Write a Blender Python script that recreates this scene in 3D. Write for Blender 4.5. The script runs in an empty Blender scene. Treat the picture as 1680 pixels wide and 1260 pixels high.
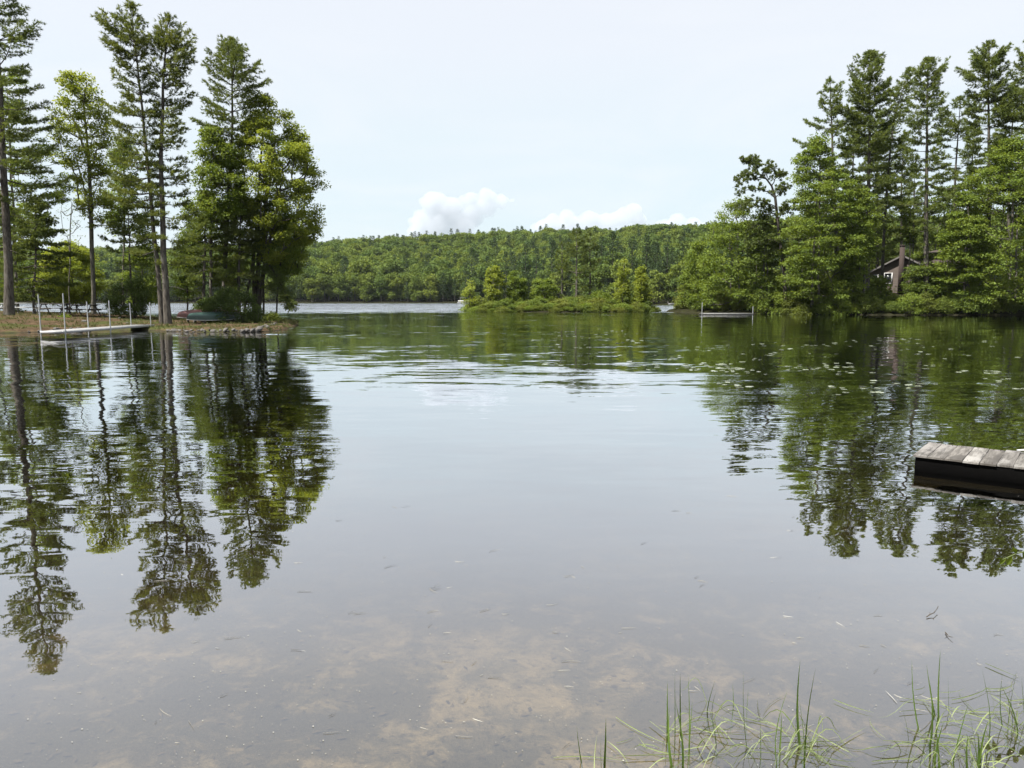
import bpy, math, random
import numpy as np
from mathutils import Vector, Matrix
sc = bpy.context.scene
COL = sc.collection
R = math.radians
random.seed(7)

# ------------------------------------------------------------------ camera
F = 1222.0; CX, CY = 840.0, 630.0; CH = 1.7; PITCH = R(6.5)
SP, CP = math.sin(PITCH), math.cos(PITCH)
cam_d = bpy.data.cameras.new('camera'); cam = bpy.data.objects.new('camera', cam_d); COL.objects.link(cam)
cam_d.sensor_fit = 'HORIZONTAL'; cam_d.angle = 2*math.atan(840/F)
cam_d.clip_start = 0.05; cam_d.clip_end = 20000
cam.location = (0, 0, CH); cam.rotation_euler = (R(90)-PITCH, 0, 0)
sc.camera = cam
# ------------------------------------------------------------------ sky and sun
SUN_EL, SUN_AZ = R(58), R(-122)
SKY_GAIN = .468
w = bpy.data.worlds.new('World'); sc.world = w; w.use_nodes = True
sc.view_settings.view_transform = 'Standard'; sc.view_settings.look = 'None'
sc.view_settings.exposure = 1.25; sc.view_settings.gamma = 1.0
sun_d = bpy.data.lights.new('sun', 'SUN'); sun_d.energy = 5.0; sun_d.angle = R(0.6); sun_d.color = (1, .955, .88)
sun = bpy.data.objects.new('sun', sun_d); COL.objects.link(sun)
sv = Vector((math.sin(SUN_AZ)*math.cos(SUN_EL), math.cos(SUN_AZ)*math.cos(SUN_EL), math.sin(SUN_EL)))
sun.rotation_euler = sv.to_track_quat('Z', 'Y').to_euler(); sun.location = (0, 0, 60)
cy = sc.cycles
cy.max_bounces = 7; cy.diffuse_bounces = 4; cy.glossy_bounces = 3; cy.transmission_bounces = 4
cy.transparent_max_bounces = 12; cy.volume_bounces = 1; cy.caustics_reflective = False; cy.caustics_refractive = False
cy.use_denoising = True; cy.sample_clamp_indirect = 6

# ------------------------------------------------------------------ node helpers
def N(nt, typ, ins=None, **props):
    n = nt.nodes.new('ShaderNode'+typ)
    for k, v in props.items(): setattr(n, k, v)
    for k, v in (ins or {}).items():
        s = n.inputs[k]
        if isinstance(v, bpy.types.NodeSocket): nt.links.new(v, s)
        else: s.default_value = v
    return n
def M_(nt, op, a, b=None, c=None, clamp=False):
    ins = {0: a}
    if b is not None: ins[1] = b
    if c is not None: ins[2] = c
    n = N(nt, 'Math', ins, operation=op); n.use_clamp = clamp
    return n.outputs[0]
def V_(nt, op, a, b=None):
    ins = {0: a}
    if b is not None: ins[1] = b
    return N(nt, 'VectorMath', ins, operation=op).outputs[0]
def MIX(nt, f, a, b, blend='MIX'):
    n = nt.nodes.new('ShaderNodeMix'); n.data_type = 'RGBA'; n.blend_type = blend; n.clamp_factor = True
    for i, v in ((0, f), (6, a), (7, b)):
        s = n.inputs[i]
        if isinstance(v, bpy.types.NodeSocket): nt.links.new(v, s)
        else: s.default_value = v if i == 0 else (tuple(v)+(1,))[:4]
    return n.outputs[2]
def RAMP(nt, f, stops, interp='LINEAR'):
    n = N(nt, 'ValToRGB', {0: f}); r = n.color_ramp; r.interpolation = interp
    while len(r.elements) < len(stops): r.elements.new(0.5)
    for e, (p, c) in zip(r.elements, stops):
        e.position = p; e.color = (c, c, c, 1) if not hasattr(c, '__len__') else (tuple(c)+(1,))[:4]
    return n.outputs[0]
def SS(nt, v, a, b):
    n = N(nt, 'MapRange', {0: v, 1: a, 2: b, 3: 0.0, 4: 1.0}, interpolation_type='SMOOTHSTEP'); return n.outputs[0]
def NOISE(nt, vec, scale, detail=3, rough=.55, out=0, dist=0.0):
    return N(nt, 'TexNoise', {'Vector': vec, 'Scale': scale, 'Detail': detail, 'Roughness': rough, 'Distortion': dist}).outputs[out]
def new_mat(name):
    m = bpy.data.materials.new(name); m.use_nodes = True; nt = m.node_tree; nt.nodes.clear()
    out = nt.nodes.new('ShaderNodeOutputMaterial'); return m, nt, out

# world: thin bright veil over a Nishita sky
def build_world():
    nt = w.node_tree; nt.nodes.clear()
    out = nt.nodes.new('ShaderNodeOutputWorld')
    sky = N(nt, 'TexSky', sky_type='NISHITA', sun_disc=False, sun_elevation=SUN_EL, sun_rotation=SUN_AZ, dust_density=1.5)
    tc = N(nt, 'TexCoord').outputs['Generated']
    sep = N(nt, 'SeparateXYZ', {0: tc})
    z = sep.outputs[2]
    # veil colour: bluish low, lavender white higher
    el = RAMP(nt, M_(nt, 'MULTIPLY', z, 1.0), [(0.0, (.69, .82, .88)), (.10, (.74, .85, .90)), (.20, (.79, .87, .91)), (.30, (.84, .88, .93)), (.42, (.86, .88, .93)), (1.0, (.62, .70, .82))])
    mp = N(nt, 'Mapping', {0: tc, 3: (1.2, 1.2, 5.0)}).outputs[0]
    wis = NOISE(nt, mp, 2.2, 6, .6, dist=.6)
    wisp = SS(nt, wis, .40, .68)
    vcol = MIX(nt, M_(nt, 'MULTIPLY', wisp, .45), el, (.90, .92, .945))
    gain = N(nt, 'VectorMath', {0: vcol, 'Scale': 9.6*SKY_GAIN}, operation='SCALE').outputs[0]
    veil = M_(nt, 'SUBTRACT', .90, M_(nt, 'MULTIPLY', SS(nt, z, .5, .9), .45))
    col = MIX(nt, veil, sky.outputs[0], gain)
    bg = N(nt, 'Background', {0: col, 1: 0.10})
    nt.links.new(bg.outputs[0], out.inputs[0])
build_world()

# ------------------------------------------------------------------ geometry helpers
def dz_at(py, Y):
    yc = (CY-py)/F
    return Y*(yc*CP-SP)/(CP+yc*SP)
def P3(px, py, Y):                       # a direction of view followed to the plane at distance Y
    dz = dz_at(py, Y); dep = Y*CP-dz*SP
    return np.array([(px-CX)/F*dep, Y, CH+dz])
def gp(px, py, z=0.0):                   # where that direction meets height z
    xc, yc = (px-CX)/F, (CY-py)/F
    dzv = yc*CP-SP; t = (z-CH)/dzv
    return np.array([xc*t, t*(CP+yc*SP), z])

class MB:
    """collects quads and polygons for ONE mesh"""
    def __init__(s): s.v = []; s.q = []; s.m = []; s.a = []; s.n = 0; s.poly = []
    def quads(s, v, q, mi=0, var=None):
        v = np.asarray(v, float); q = np.asarray(q, int)
        s.v.append(v); s.q.append(q+s.n); s.m.append(np.full(len(q), mi)); s.n += len(v)
        s.a.append(np.zeros(len(q)) if var is None else var)
    def grid(s, V, mi=0, close_u=False, close_v=False):
        n, m = V.shape[:2]
        i = np.arange(n if close_u else n-1); j = np.arange(m if close_v else m-1)
        I, J = np.meshgrid(i, j, indexing='ij'); I2, J2 = (I+1) % n, (J+1) % m
        q = np.stack([I*m+J, I2*m+J, I2*m+J2, I*m+J2], -1).reshape(-1, 4)
        s.quads(V.reshape(-1, 3), q, mi)
    def tube(s, P, r, k=6, mi=0, cap=True):
        P = np.asarray(P, float); n = len(P); r = np.broadcast_to(np.asarray(r, float), (n,))
        T = np.gradient(P, axis=0); T /= np.linalg.norm(T, axis=1, keepdims=True)+1e-9
        m = T.mean(0); ref = np.array([0, 0, 1.]) if abs(m[2]) < .75*np.linalg.norm(m) else np.array([1., 0, 0])
        U = np.cross(T, ref); U /= np.linalg.norm(U, axis=1, keepdims=True)+1e-9; W = np.cross(T, U)
        a = np.arange(k)*2*math.pi/k
        V = P[:, None]+r[:, None, None]*(U[:, None]*np.cos(a)[None, :, None]+W[:, None]*np.sin(a)[None, :, None])
        s.grid(V, mi, close_v=True)
        if cap:
            s.poly.append(([tuple(x) for x in V[0][::-1]], mi)); s.poly.append(([tuple(x) for x in V[-1]], mi))
    def box(s, c, d, rz=0, mi=0, M=None):
        x, y, z = d[0]/2, d[1]/2, d[2]/2
        v = np.array([[-x,-y,-z],[x,-y,-z],[x,y,-z],[-x,y,-z],[-x,-y,z],[x,-y,z],[x,y,z],[-x,y,z]])
        if M is not None: v = v@np.array(M).T
        c_, s_ = math.cos(rz), math.sin(rz)
        v = v@np.array([[c_, s_, 0], [-s_, c_, 0], [0, 0, 1]])+np.array(c)
        s.quads(v, [[0,3,2,1],[4,5,6,7],[0,1,5,4],[1,2,6,5],[2,3,7,6],[3,0,4,7]], mi)
    def pg(s, pts, mi=0): s.poly.append(([tuple(p) for p in pts], mi))
    def build(s, name, mats, parent=None, smooth=False, bevel=0):
        me = bpy.data.meshes.new(name)
        V = [np.concatenate(s.v)] if s.v else []
        nq = sum(len(q) for q in s.q); nv = s.n
        loops = [np.concatenate(s.q).ravel()] if s.q else []
        tot = [np.full(nq, 4)] if nq else []
        mi = list(s.m); va = list(s.a)
        for pts, m in s.poly:
            V.append(np.array(pts, float)); loops.append(np.arange(nv, nv+len(pts))); nv += len(pts)
            tot.append(np.array([len(pts)])); mi.append(np.array([m])); va.append(np.zeros(1))
        V = np.concatenate(V); loops = np.concatenate(loops); tot = np.concatenate(tot); mi = np.concatenate(mi); va = np.concatenate(va)
        me.vertices.add(len(V)); me.vertices.foreach_set('co', V.ravel().astype(np.float32))
        me.loops.add(len(loops)); me.loops.foreach_set('vertex_index', loops.astype(np.int32))
        me.polygons.add(len(tot)); me.polygons.foreach_set('loop_start', (np.cumsum(tot)-tot).astype(np.int32))
        me.polygons.foreach_set('material_index', mi.astype(np.int32))
        if smooth: me.polygons.foreach_set('use_smooth', np.ones(len(tot), bool))
        me.update(calc_edges=True)
        at = me.attributes.new('var', 'FLOAT', 'FACE'); at.data.foreach_set('value', va.astype(np.float32))
        for m in (mats if isinstance(mats, (list, tuple)) else [mats]): me.materials.append(m)
        o = bpy.data.objects.new(name, me); COL.objects.link(o)
        if parent is not None: o.parent = parent
        if bevel:
            b = o.modifiers.new('bevel', 'BEVEL'); b.width = bevel; b.segments = 2; b.limit_method = 'ANGLE'
        return o
def tag(o, label=None, cat=None, group=None, kind=None):
    if label: o['label'] = label
    if cat: o['category'] = cat
    if group: o['group'] = group
    if kind: o['kind'] = kind
    return o
def empty(name, loc, label, cat, group=None, rz=0):
    o = bpy.data.objects.new(name, None); COL.objects.link(o); o.location = loc; o.rotation_euler.z = rz
    o.empty_display_size = .3
    return tag(o, label, cat, group)
def copy_tree(o, loc, rz=0, scale=1, label=None, parent=None):
    c = o.copy(); COL.objects.link(c)
    if parent is None:
        c.location = loc; c.rotation_euler.z = rz
        c.scale = (scale,)*3 if not hasattr(scale, '__len__') else scale
        if label: c['label'] = label
    else: c.parent = parent
    for ch in list(o.children): copy_tree(ch, None, parent=c)
    return c

# ------------------------------------------------------------------ terrain
def sdf(poly, X, Y):
    P = np.array(poly, float); n = len(P); d = np.full(X.shape, 1e18); ins = np.zeros(X.shape, bool)
    for i in range(n):
        a, b = P[i], P[(i+1) % n]; ex, ey = b-a
        wx, wy = X-a[0], Y-a[1]
        t = np.clip((wx*ex+wy*ey)/(ex*ex+ey*ey+1e-12), 0, 1)
        d = np.minimum(d, (wx-ex*t)**2+(wy-ey*t)**2)
        c = ((a[1] <= Y) & (b[1] > Y)) | ((b[1] <= Y) & (a[1] > Y))
        if abs(ey) > 1e-12: ins ^= c & (X < a[0]+(Y-a[1])/ey*ex)
    d = np.sqrt(d); return np.where(ins, d, -d)
def sm(x, a, b):
    t = np.clip((x-a)/(b-a), 0, 1); return t*t*(3-2*t)
def wob(X, Y, s, seed):
    r = np.random.default_rng(seed); o = 0
    for k in range(6):
        a = r.uniform(0, 6.28); f = s*r.uniform(.6, 1.7); ph = r.uniform(0, 6.28)
        o = o+np.sin((X*math.cos(a)+Y*math.sin(a))*f*6.283+ph)
    return o/6
def smooth_poly(P, it=2):
    P = np.array(P, float)
    for _ in range(it):
        Q = np.roll(P, -1, 0); P = np.stack([.75*P+.25*Q, .25*P+.75*Q], 1).reshape(-1, 2)
    return P
SPIT = smooth_poly([(-140, 30), (-60, 33), (-33, 34.5), (-25.4, 37.2), (-23.5, 40.6), (-20.4, 41.4), (-18.2, 39.0), (-15.4, 38.0), (-12.8, 38.6), (-12.7, 42.4), (-15.2, 54.5), (-17.3, 59), (-20, 58.5), (-22.5, 59), (-32, 66), (-48, 80), (-140, 112)])
RIGHT = smooth_poly([(20.5, 103), (21.2, 97), (24, 90), (29, 86), (37, 81), (46, 80.5), (58, 80), (75, 72), (120, 40), (400, 40), (400, 330), (70, 330), (62, 230), (40, 150), (27, 116)])
ISLE = smooth_poly([(-6.2, 101), (-3, 98.3), (4, 97.6), (12, 97.8), (17.4, 98.8), (19.0, 101), (16, 106), (8, 109), (-1, 108), (-5, 105)])
FARL = smooth_poly([(-900, 240), (-420, 300), (-250, 325), (-150, 340), (-99, 337), (-60, 339), (-25, 333), (6, 310), (28, 270), (44, 240), (70, 226), (400, 226), (1500, 200), (1500, 1500), (-1500, 1500), (-1500, 240)], 2)
NEAR = [(-1500, -1500), (1500, -1500), (1500, 30), (60, 8), (12, 3.6), (5, 2.0), (0, 1.55), (-6, 1.4), (-20, 3), (-60, 12), (-140, 31), (-1500, 60)]
def terrain(X, Y):
    X = np.asarray(X, float); Y = np.asarray(Y, float)
    jig = .35*wob(X, Y, .30, 3)+.18*wob(X, Y, .9, 4)
    def under(d, s, cap): return -.03-np.minimum(s*np.maximum(-d, 0)**.9, cap)
    d = sdf(SPIT, X, Y)+jig
    h1 = np.where(d > 0, .17*sm(d, 0, .5)+.014*np.minimum(d, 10)+.36*sm(-X, 23, 31)*sm(d, 1, 7)+.03*wob(X, Y, .5, 5), under(d, .30, 2.6))
    d = sdf(RIGHT, X, Y)+jig*1.2
    h2 = np.where(d > 0, .3*sm(d, 0, .6)+.11*np.minimum(d, 30)+.04*np.clip(d-30, 0, 150), under(d, .22, 2.6))
    d = sdf(ISLE, X, Y)+jig
    h3 = np.where(d > 0, .22*sm(d, 0, .5)+.05*np.minimum(d, 4), under(d, .2, 2.6))
    d = sdf(FARL, X, Y)+jig*3
    ridge = 40*(1-.34*sm(-X, 60, 330))*(1-.12*sm(-X, 0, 90))
    h4 = np.where(d > 0, .4*sm(d, 0, 1)+.03*np.minimum(d, 25)+ridge*sm(d, 12, 330)+2.5*wob(X, Y, .006, 9)*sm(d, 30, 120), under(d, .1, 2.6))
    d = sdf(NEAR, X, Y)
    h5 = np.where(d > 0, .25*sm(d, 0, .8)+.12*np.minimum(d, 12), -.05-np.minimum(.052*np.maximum(-d, 0), 1.0)-np.clip(.02*(-d-15), 0, 1.2))
    h5 = h5+.018*wob(X, Y, .45, 11)+.010*wob(X, Y, 1.3, 12)
    return np.maximum.reduce([h1, h2, h3, h4, h5])
def gz(x, y): return float(terrain(np.array([x]), np.array([y]))[0])

def ground_mat():
    m, nt, out = new_mat('ground')
    pos = N(nt, 'NewGeometry').outputs['Position']; sep = N(nt, 'SeparateXYZ', {0: pos}); z = sep.outputs[2]
    # lake bed: tan sand, brown silt, leaf debris
    n1 = NOISE(nt, pos, .5, 4, .6); n2 = NOISE(nt, pos, 4.2, 9, .72, dist=.5); n3 = NOISE(nt, pos, 26, 6, .75); n4 = NOISE(nt, pos, 120, 3, .6)
    vor = N(nt, 'TexVoronoi', {'Vector': pos, 'Scale': 55.0}).outputs[0]
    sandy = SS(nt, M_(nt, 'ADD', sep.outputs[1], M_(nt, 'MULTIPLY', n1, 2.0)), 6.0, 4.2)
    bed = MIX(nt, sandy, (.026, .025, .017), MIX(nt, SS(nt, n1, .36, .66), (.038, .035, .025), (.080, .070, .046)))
    bed = MIX(nt, M_(nt, 'MULTIPLY', SS(nt, M_(nt, 'ADD', M_(nt, 'MULTIPLY', n2, .6), M_(nt, 'MULTIPLY', n1, .4)), .46, .62), M_(nt, 'ADD', .15, M_(nt, 'MULTIPLY', sandy, .7))), bed, (.20, .160, .094))
    bed = MIX(nt, M_(nt, 'MULTIPLY', SS(nt, n3, .50, .66), .65), bed, (.022, .020, .015))
    bed = MIX(nt, M_(nt, 'MULTIPLY', SS(nt, n4, .56, .72), .55), bed, (.125, .11, .074))
    bed = MIX(nt, M_(nt, 'MULTIPLY', SS(nt, vor, .22, .10), .35), bed, (.09, .08, .058))
    # land: pine needle litter, moss, bare earth
    l1 = NOISE(nt, pos, .35, 4, .6); l2 = NOISE(nt, pos, 2.6, 5, .7); l3 = NOISE(nt, pos, 14, 4, .7)
    land = MIX(nt, SS(nt, l2, .35, .7), (.048, .034, .022), (.105, .074, .045))
    land = MIX(nt, M_(nt, 'MULTIPLY', SS(nt, l1, .48, .62), .8), land, (.045, .058, .018))
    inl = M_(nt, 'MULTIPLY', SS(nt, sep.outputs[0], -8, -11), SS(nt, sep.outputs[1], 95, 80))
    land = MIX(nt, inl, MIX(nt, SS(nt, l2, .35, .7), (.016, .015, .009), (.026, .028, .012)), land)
    land = MIX(nt, M_(nt, 'MULTIPLY', SS(nt, l3, .55, .75), .6), land, (.022, .017, .011))
    wl = SS(nt, M_(nt, 'ADD', z, M_(nt, 'MULTIPLY', M_(nt, 'SUBTRACT', n2, .5), .12)), -.01, .07)
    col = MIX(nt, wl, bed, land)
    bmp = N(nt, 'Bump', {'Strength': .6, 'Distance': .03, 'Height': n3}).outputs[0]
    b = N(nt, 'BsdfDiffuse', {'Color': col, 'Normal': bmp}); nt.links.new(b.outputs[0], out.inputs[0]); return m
def build_ground():
    fine = np.arange(-46, 46.01, .22); coarse = np.arange(49, 312, 3.0)
    ang = np.radians(np.concatenate([fine, coarse]))
    rr = [.7]
    while rr[-1] < 1500: rr.append(rr[-1]*1.0125)
    rr = np.array(rr)
    A, RR = np.meshgrid(ang, rr, indexing='xy')
    X, Y = RR*np.sin(A), RR*np.cos(A)
    V = np.stack([X, Y, terrain(X, Y)], -1)
    b = MB(); b.grid(V, close_v=True)
    b.poly.append(([tuple(p) for p in V[0]][::-1], 0))
    o = b.build('ground', ground_mat(), smooth=True); tag(o, kind='structure'); return o
build_ground()

# ------------------------------------------------------------------ water
def water_mat():
    m, nt, out = new_mat('lake_water')
    g = N(nt, 'NewGeometry'); pos = g.outputs['Position']; inc = g.outputs['Incoming']
    sep = N(nt, 'SeparateXYZ', {0: pos}); x, y = sep.outputs[0], sep.outputs[1]
    def slopes(sx, sy, detail, seed):
        mp = N(nt, 'Mapping', {0: pos, 1: (seed, seed*1.7, 0), 3: (sx, sy, 1)}).outputs[0]
        c = N(nt, 'TexNoise', {'Vector': mp, 'Scale': 1.0, 'Detail': detail, 'Roughness': .5}).outputs[1]
        return V_(nt, 'MULTIPLY', V_(nt, 'SUBTRACT', c, (.5, .5, .5)), (1, 1, 0))
    big = NOISE(nt, N(nt, 'Mapping', {0: pos, 3: (.03, .10, 1)}).outputs[0], 1.0, 2, .5)
    dist = N(nt, 'VectorMath', {0: pos}, operation='LENGTH').outputs['Value']
    # breeze: still close to the bank, riffles farther out
    a1 = RAMP(nt, M_(nt, 'DIVIDE', dist, 160.0), [(0, .018), (.03, .026), (.06, .046), (.10, .062), (.20, .070), (.30, .08), (.45, .10), (.58, .18), (.68, .9), (1, 1.0)])
    patch = M_(nt, 'ADD', .55, M_(nt, 'MULTIPLY', SS(nt, big, .36, .62), .9))
    lee = M_(nt, 'SUBTRACT', 1.0, M_(nt, 'MULTIPLY', SS(nt, x, 12, 30), .55))
    amp = M_(nt, 'MULTIPLY', M_(nt, 'MULTIPLY', a1, patch), lee)
    s1 = slopes(.75, 2.9, 2, 3.1); s2 = slopes(2.2, 9.5, 2, 11.7); s3 = slopes(.35, .8, 1, 23.3)
    s = V_(nt, 'ADD', V_(nt, 'ADD', s1, N(nt, 'VectorMath', {0: s2, 'Scale': .7}, operation='SCALE').outputs[0]),
           N(nt, 'VectorMath', {0: s3, 'Scale': .6}, operation='SCALE').outputs[0])
    s = N(nt, 'VectorMath', {0: s, 'Scale': amp}, operation='SCALE').outputs[0]
    # seen at a grazing angle, the riffle faces that show are those leaning towards the eye
    lean_ = N(nt, 'VectorMath', {0: V_(nt, 'MULTIPLY', inc, (1, 1, 0)), 'Scale': M_(nt, 'MULTIPLY', SS(nt, dist, 88, 118), .10)}, operation='SCALE').outputs[0]
    nrm = V_(nt, 'NORMALIZE', V_(nt, 'ADD', V_(nt, 'ADD', s, lean_), (0, 0, 1)))
    c = M_(nt, 'ABSOLUTE', N(nt, 'VectorMath', {0: nrm, 1: inc}, operation='DOT_PRODUCT').outputs['Value'])
    fr = RAMP(nt, c, [(0, .97), (.05, .94), (.09, .90), (.17, .79), (.25, .66), (.325, .55), (.40, .43), (.46, .35), (.57, .245), (.8, .17), (1, .14)])
    gl = N(nt, 'BsdfGlossy', {'Color': (.95, .96, .98, 1), 'Roughness': 0.0, 'Normal': nrm})
    tr = N(nt, 'BsdfTransparent', {'Color': (.95, .92, .86, 1)})
    mx = N(nt, 'MixShader', {0: fr, 1: tr.outputs[0], 2: gl.outputs[0]})
    nt.links.new(mx.outputs[0], out.inputs[0])
    vol = N(nt, 'VolumeAbsorption', {'Color': (.62, .55, .30, 1), 'Density': .9})
    nt.links.new(vol.outputs[0], out.inputs[1])
    return m
b = MB(); b.box((0, 500, -3), (3600, 2400, 6.0)); tag(b.build('lake_water', water_mat()), kind='structure')

# ------------------------------------------------------------------ materials
def leaf_mat(name, dark, light, trans=.35, hue=None, rough_noise=.8):
    m, nt, out = new_mat(name)
    var = N(nt, 'Attribute', attribute_name='var').outputs['Fac']
    rnd = N(nt, 'ObjectInfo').outputs['Random']
    pos = N(nt, 'NewGeometry').outputs['Position']
    n = NOISE(nt, pos, rough_noise, 2, .5)
    f = M_(nt, 'ADD', M_(nt, 'MULTIPLY', var, .6), M_(nt, 'MULTIPLY', SS(nt, n, .3, .7), .4))
    col = MIX(nt, f, dark, light)
    if hue: col = MIX(nt, M_(nt, 'MULTIPLY', rnd, .8), col, MIX(nt, f, hue[0], hue[1]))
    d = N(nt, 'BsdfDiffuse', {'Color': col})
    tcol = MIX(nt, 1.0, col, (1.25, 1.15, .6), 'MULTIPLY')
    t = N(nt, 'BsdfTranslucent', {'Color': tcol})
    mx = N(nt, 'MixShader', {0: trans, 1: d.outputs[0], 2: t.outputs[0]})
    gl = N(nt, 'BsdfGlossy', {'Color': (.8, .85, .9, 1), 'Roughness': .65})
    mx2 = N(nt, 'MixShader', {0: .008, 1: mx.outputs[0], 2: gl.outputs[0]})
    nt.links.new(mx2.outputs[0], out.inputs[0]); return m
def bark_mat(name, c1, c2, sc_=6):
    m, nt, out = new_mat(name)
    pos = N(nt, 'TexCoord').outputs['Object']
    mp = N(nt, 'Mapping', {0: pos, 3: (sc_, sc_, sc_*.22)}).outputs[0]
    n = NOISE(nt, mp, 1.6, 5, .7); n2 = NOISE(nt, pos, .9, 3, .5)
    col = MIX(nt, SS(nt, n, .35, .65), c1, c2); col = MIX(nt, M_(nt, 'MULTIPLY', SS(nt, n2, .5, .7), .4), col, (.15, .155, .13))
    bm = N(nt, 'Bump', {'Strength': .8, 'Distance': .03, 'Height': n}).outputs[0]
    b = N(nt, 'BsdfDiffuse', {'Color': col, 'Normal': bm}); nt.links.new(b.outputs[0], out.inputs[0]); return m
def flat_mat(name, c1, c2=None, scale=8, rough=.7, metal=0, stretch=(1, 1, 1), bump=.2, obj=True):
    m, nt, out = new_mat(name)
    pos = N(nt, 'TexCoord').outputs['Object'] if obj else N(nt, 'NewGeometry').outputs['Position']
    mp = N(nt, 'Mapping', {0: pos, 3: stretch}).outputs[0]
    n = NOISE(nt, mp, scale, 5, .65)
    c2 = c2 or tuple(x*.7 for x in c1)
    col = MIX(nt, SS(nt, n, .3, .7), c1, c2)
    bm = N(nt, 'Bump', {'Strength': bump, 'Distance': .01, 'Height': n}).outputs[0]
    b = N(nt, 'BsdfPrincipled', {'Base Color': col, 'Roughness': rough, 'Metallic': metal, 'Normal': bm})
    nt.links.new(b.outputs[0], out.inputs[0]); return m
PINE = leaf_mat('pine_needles', (.070, .098, .028), (.172, .200, .056), .42)
PINE_D = leaf_mat('dark_needles', (.064, .094, .028), (.150, .185, .052), .42)
PINE_R = leaf_mat('right_needles', (.074, .110, .030), (.172, .210, .058), .42)
MAPLE = leaf_mat('maple_leaves', (.150, .200, .028), (.285, .330, .058), .5)
BROAD = leaf_mat('broad_leaves', (.095, .145, .023), (.188, .242, .043), .45)
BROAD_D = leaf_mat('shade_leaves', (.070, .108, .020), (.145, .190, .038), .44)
BUSH = leaf_mat('bush_leaves', (.042, .068, .018), (.090, .122, .030), .35)
SHRUB = leaf_mat('shrub_leaves', (.075, .112, .020), (.160, .200, .040), .38, hue=((.085, .100, .020), (.180, .190, .042)))
FARB = leaf_mat('far_broad_leaves', (.080, .120, .020), (.190, .228, .040), .35, hue=((.042, .080, .024), (.105, .165, .040)), rough_noise=.12)
FARC = leaf_mat('far_conifer_needles', (.030, .058, .026), (.070, .098, .036), .25, rough_noise=.12)
BARK = bark_mat('pine_bark', (.045, .040, .034), (.125, .112, .095))
BARK_D = bark_mat('dark_bark', (.030, .026, .022), (.085, .076, .064))
BARK_B = bark_mat('grey_bark', (.055, .050, .040), (.15, .14, .115))

# ------------------------------------------------------------------ foliage
def cards(mb, P, D, rng, k, ln, wd, spread, up=0.0, var0=None, flat=False, mi=0):
    """k rhombic leaves or needle bunches at every point P, about direction D"""
    n = len(P)
    if n == 0: return
    d = D[:, None]+spread*rng.normal(size=(n, k, 3)); d[..., 2] += up
    d /= np.linalg.norm(d, axis=-1, keepdims=True)+1e-9
    if flat:
        nr = np.array([0, 0, 1.])+.55*rng.normal(size=(n, k, 3)); s = np.cross(nr, d)
    else: s = np.cross(d, rng.normal(size=(n, k, 3)))
    s /= np.linalg.norm(s, axis=-1, keepdims=True)+1e-9
    L = ln*rng.uniform(.65, 1.25, (n, k, 1)); W = wd*rng.uniform(.7, 1.3, (n, k, 1))
    p = P[:, None]+np.zeros((1, k, 1))
    V = np.stack([p, p+d*L*.45+s*W*.5, p+d*L, p+d*L*.45-s*W*.5], 2).reshape(-1, 3)
    q = np.arange(n*k*4).reshape(-1, 4)
    v = (rng.uniform(0, 1, (n, 1)) if var0 is None else var0[:, None])*.7+.3*rng.uniform(0, 1, (n, k))
    mb.quads(V, q, mi, v.ravel())
YSC = 1.0      # stretches the distances of a whole stand of trees
class Prof:
    """outline of a crown read from the photograph and turned into metres at its distance"""
    def __init__(s, rows, Y, base):
        z, l, r = [], [], []
        for py, a, b in sorted(rows, key=lambda t: -t[0]):
            A = P3(a, py, Y); B = P3(b, py, Y); z.append(A[2]-base[2]); l.append(A[0]-base[0]); r.append(B[0]-base[0])
        s.z, s.l, s.r = np.array(z), np.array(l), np.array(r); s.z0, s.z1 = z[0], z[-1]
    def at(s, z): return np.interp(z, s.z, s.l), np.interp(z, s.z, s.r)
def base_of(px, Y):
    X = (px-CX)/F*Y
    for _ in range(3):
        z = gz(X, Y); X = (px-CX)/F*(Y*CP-(z-CH)*SP)
    return np.array([X, Y, z-.08])
def trunk_path(path, Y, base, H, rng, n=14, wig=.06):
    rows = sorted([(P3(px, py, Y)[2]-base[2], P3(px, py, Y)[0]-base[0]) for py, px in path])
    zz = np.array([0]+[r[0] for r in rows if r[0] > .3]); xx = np.array([0]+[r[1] for r in rows if r[0] > .3])
    z = np.linspace(0, H, n); x = np.interp(z, zz, xx); y = np.cumsum(rng.normal(0, wig, n)); y -= y[0]
    x = x+rng.normal(0, wig*.35, n); x[0] = 0
    k = np.array([.25, .5, .25]); x[1:-1] = np.convolve(x, k, 'valid')
    return np.stack([x, y, z], 1)
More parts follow.
